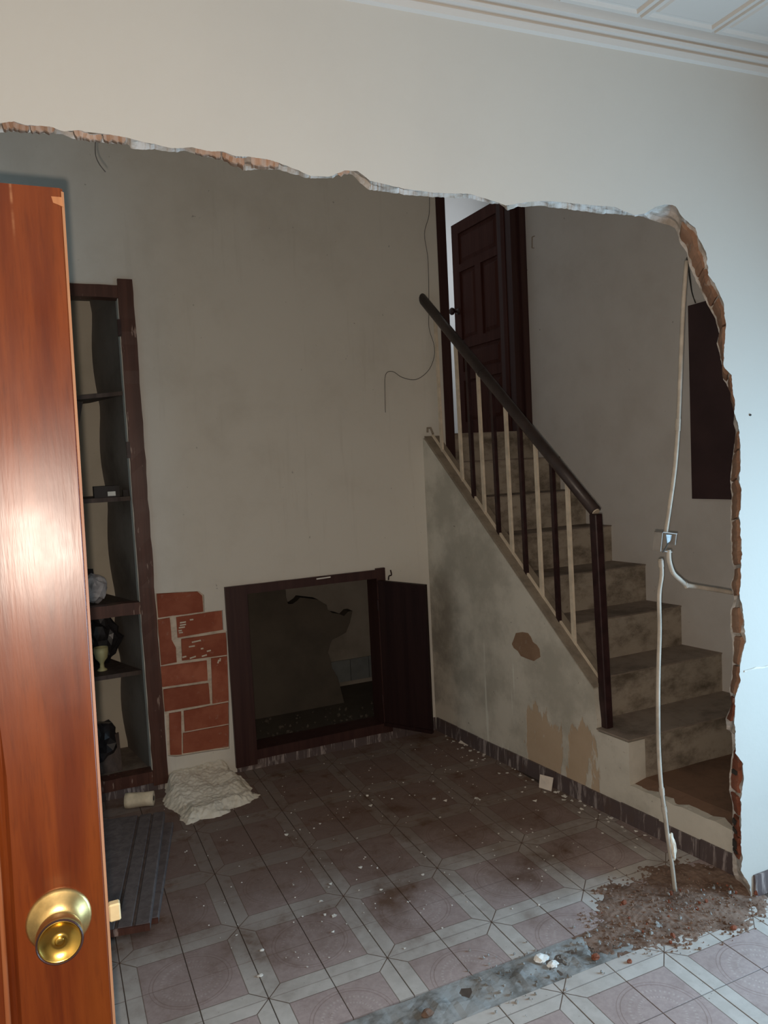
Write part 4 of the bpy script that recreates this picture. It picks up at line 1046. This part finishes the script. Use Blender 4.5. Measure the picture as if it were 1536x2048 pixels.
# plaster chips and crumbs near the threshold
def chip(c, s, mat, label, seed, name='plaster_chip', cat='chip', fl=.45):
    bm = bmesh.new(); bmesh.ops.create_icosphere(bm, subdivisions=2, radius=1)
    for v in bm.verts:
        d = v.co.copy(); k = 1+.45*nz(d*1.6, 1, seed); v.co = Vector((c.x+d.x*s*k, c.y+d.y*s*.75*k, c.z+max(-.6, d.z)*s*fl*k+s*fl*.6))
    return obj(name, bm, mat, None, label=label, cat=cat)
chip(onz((1082, 1921)), .026, 'chip_blue', 'larger white plaster chip on the concrete strip', 3)
chip(onz((1106, 1932)), .018, 'chip_blue', 'smaller white plaster chip just right of the larger one on the strip', 9)
chip(onz((855, 2033)), .017, 'rubble_soil', 'brown lump at the near end of the concrete strip', 14, 'brick_lump', 'lump', .8)
chip(onz((1191, 1917)), .014, 'rim_brick_red', 'dark red brick crumb by the strip, left of a second one', 18, 'brick_crumb', 'crumb', .7)
chip(onz((1259, 1925)), .009, 'rim_brick_red', 'small red brick crumb on the front tiles right of the strip', 22, 'brick_crumb', 'crumb', .7)
chip(onz((1467, 1858)), .012, 'rim_brick_red', 'red brick crumb in front of the wall foot at right', 25, 'brick_crumb', 'crumb', .7)
chip(onz((520, 1952)), .010, 'flake', 'small white chip on a cream tile band near the mahogany door', 29, fl=.3)
chip(onz((524, 1901)), .008, 'flake', 'tiny white chip farther back on the same tile band', 31, fl=.3)
# soil and rubble at the foot of the broken wall
def soil_h(x, y):
    r = math.hypot((x-1.46)/.35, (y+.61)/.20)
    h = .011*(1-r)+.008*nz((x*6, y*6, 0), 1, 3)*max(0, 1.3-r)+.0030*nz((x*22, y*22, 0), 1, 5)+.0026*nz((x*75, y*75, 0), 1, 7)
    if r > 1.35: h = -.01
    if x > 1.60 and y > -.76: h += .10*min(.1, x-1.60)*max(0, 1-r)
    return h
bm = field(.86, 1.74, -.90, -.34, 150, 96, soil_h)
obj('soil_heap', bm, 'rubble_soil', None, label='spread of brown soil and rubble dust at the foot of the broken wall', cat='rubble')
bm = bmesh.new()
def crumb(bm, p, s):
    vs = bmesh.ops.create_icosphere(bm, subdivisions=1, radius=s, matrix=Matrix.Translation((p.x, p.y, p.z+s*.45)))['verts']
    for v in vs: v.co += Vector((random.uniform(-.45, .45)*s, random.uniform(-.45, .45)*s, random.uniform(-.4, .3)*s))
for k in range(260):
    t = random.random()**.7; x = 1.68-1.1*t+random.gauss(0, .03); y = -.675+random.gauss(0, .055)
    crumb(bm, Vector((x, y, .002+.02*max(0, 1-t*2))), abs(random.gauss(0, .0024))+.001)
obj('rubble', bm, 'concrete', None, label='grey crumbs scattered along the concrete strip', cat='rubble', kind='stuff')
bm = bmesh.new()
for k in range(45):
    t = random.random(); x = 1.66-.5*t+random.gauss(0, .03); y = -.65+random.gauss(0, .07)
    crumb(bm, Vector((x, y, .004+.015*max(0, 1-t*1.5))), abs(random.gauss(0, .0035))+.0012)
soil = bmesh.new()
for k in range(900):
    a = random.uniform(0, 6.283); r = random.random()**.6*1.25
    p = Vector((1.46+.34*r*math.cos(a), -.63+.19*r*math.sin(a), .001+.022*max(0, 1-r)**1.3))
    if p.x > 1.64 and p.y > -.74: continue
    crumb(soil, p, abs(random.gauss(0, .0022))+.0008)
obj('soil_crumbs', soil, 'rubble_soil', None, label='fine brown soil crumbs round the soil heap by the wall foot', cat='rubble', kind='stuff')
obj('brick_rubble', bm, 'rim_brick_red', None, label='reddish brick crumbs over the soil at the foot of the broken wall', cat='rubble', kind='stuff')
# flakes of paint over the hall floor
bm = bmesh.new()
spots = [(628, 1657), (640, 1648), (720, 1735), (728, 1718), (660, 1768), (658, 1775), (642, 1803), (650, 1830), (668, 1832), (693, 1848), (665, 1865), (735, 1592), (745, 1600), (785, 1598), (868, 1598), (890, 1602), (953, 1597), (700, 1593), (740, 1612), (1050, 1575), (600, 1660), (573, 1670), (845, 1750), (762, 1780), (700, 1583), (880, 1635), (1010, 1600), (960, 1600), (1335, 1640), (1400, 1575)]
allp = [(onz(q), random.uniform(.004, .012)) for q in spots]
for k in range(240): allp.append((Vector((random.uniform(-.1, 1.5), random.uniform(-.4, 1.25), 0)), random.uniform(.0015, .005)))
for k in range(60):
    y = random.uniform(-.3, 1.25); allp.append((Vector((xs(y)-abs(random.gauss(0, .06))-.015, y, 0)), random.uniform(.003, .012)))
for p, s in allp:
    if p.x > xs(p.y)-.012: continue
    a = random.uniform(0, 6.28); n = 5; tl = random.uniform(0, .5)
    top = [bm.verts.new((p.x+s*random.uniform(.6, 1.2)*math.cos(a+6.283*k/n), p.y+s*random.uniform(.6, 1.2)*math.sin(a+6.283*k/n), .0015+tl*s*(k % 2))) for k in range(n)]
    bot = [bm.verts.new((v.co.x, v.co.y, v.co.z-.001)) for v in top]
    bm.faces.new(top); bm.faces.new(bot[::-1])
    for k in range(n): bm.faces.new([top[k], bot[k], bot[(k+1) % n], top[(k+1) % n]])
obj('paint_flakes', bm, 'flake', None, label='white paint flakes scattered over the dusty hall floor', cat='flakes', kind='stuff')
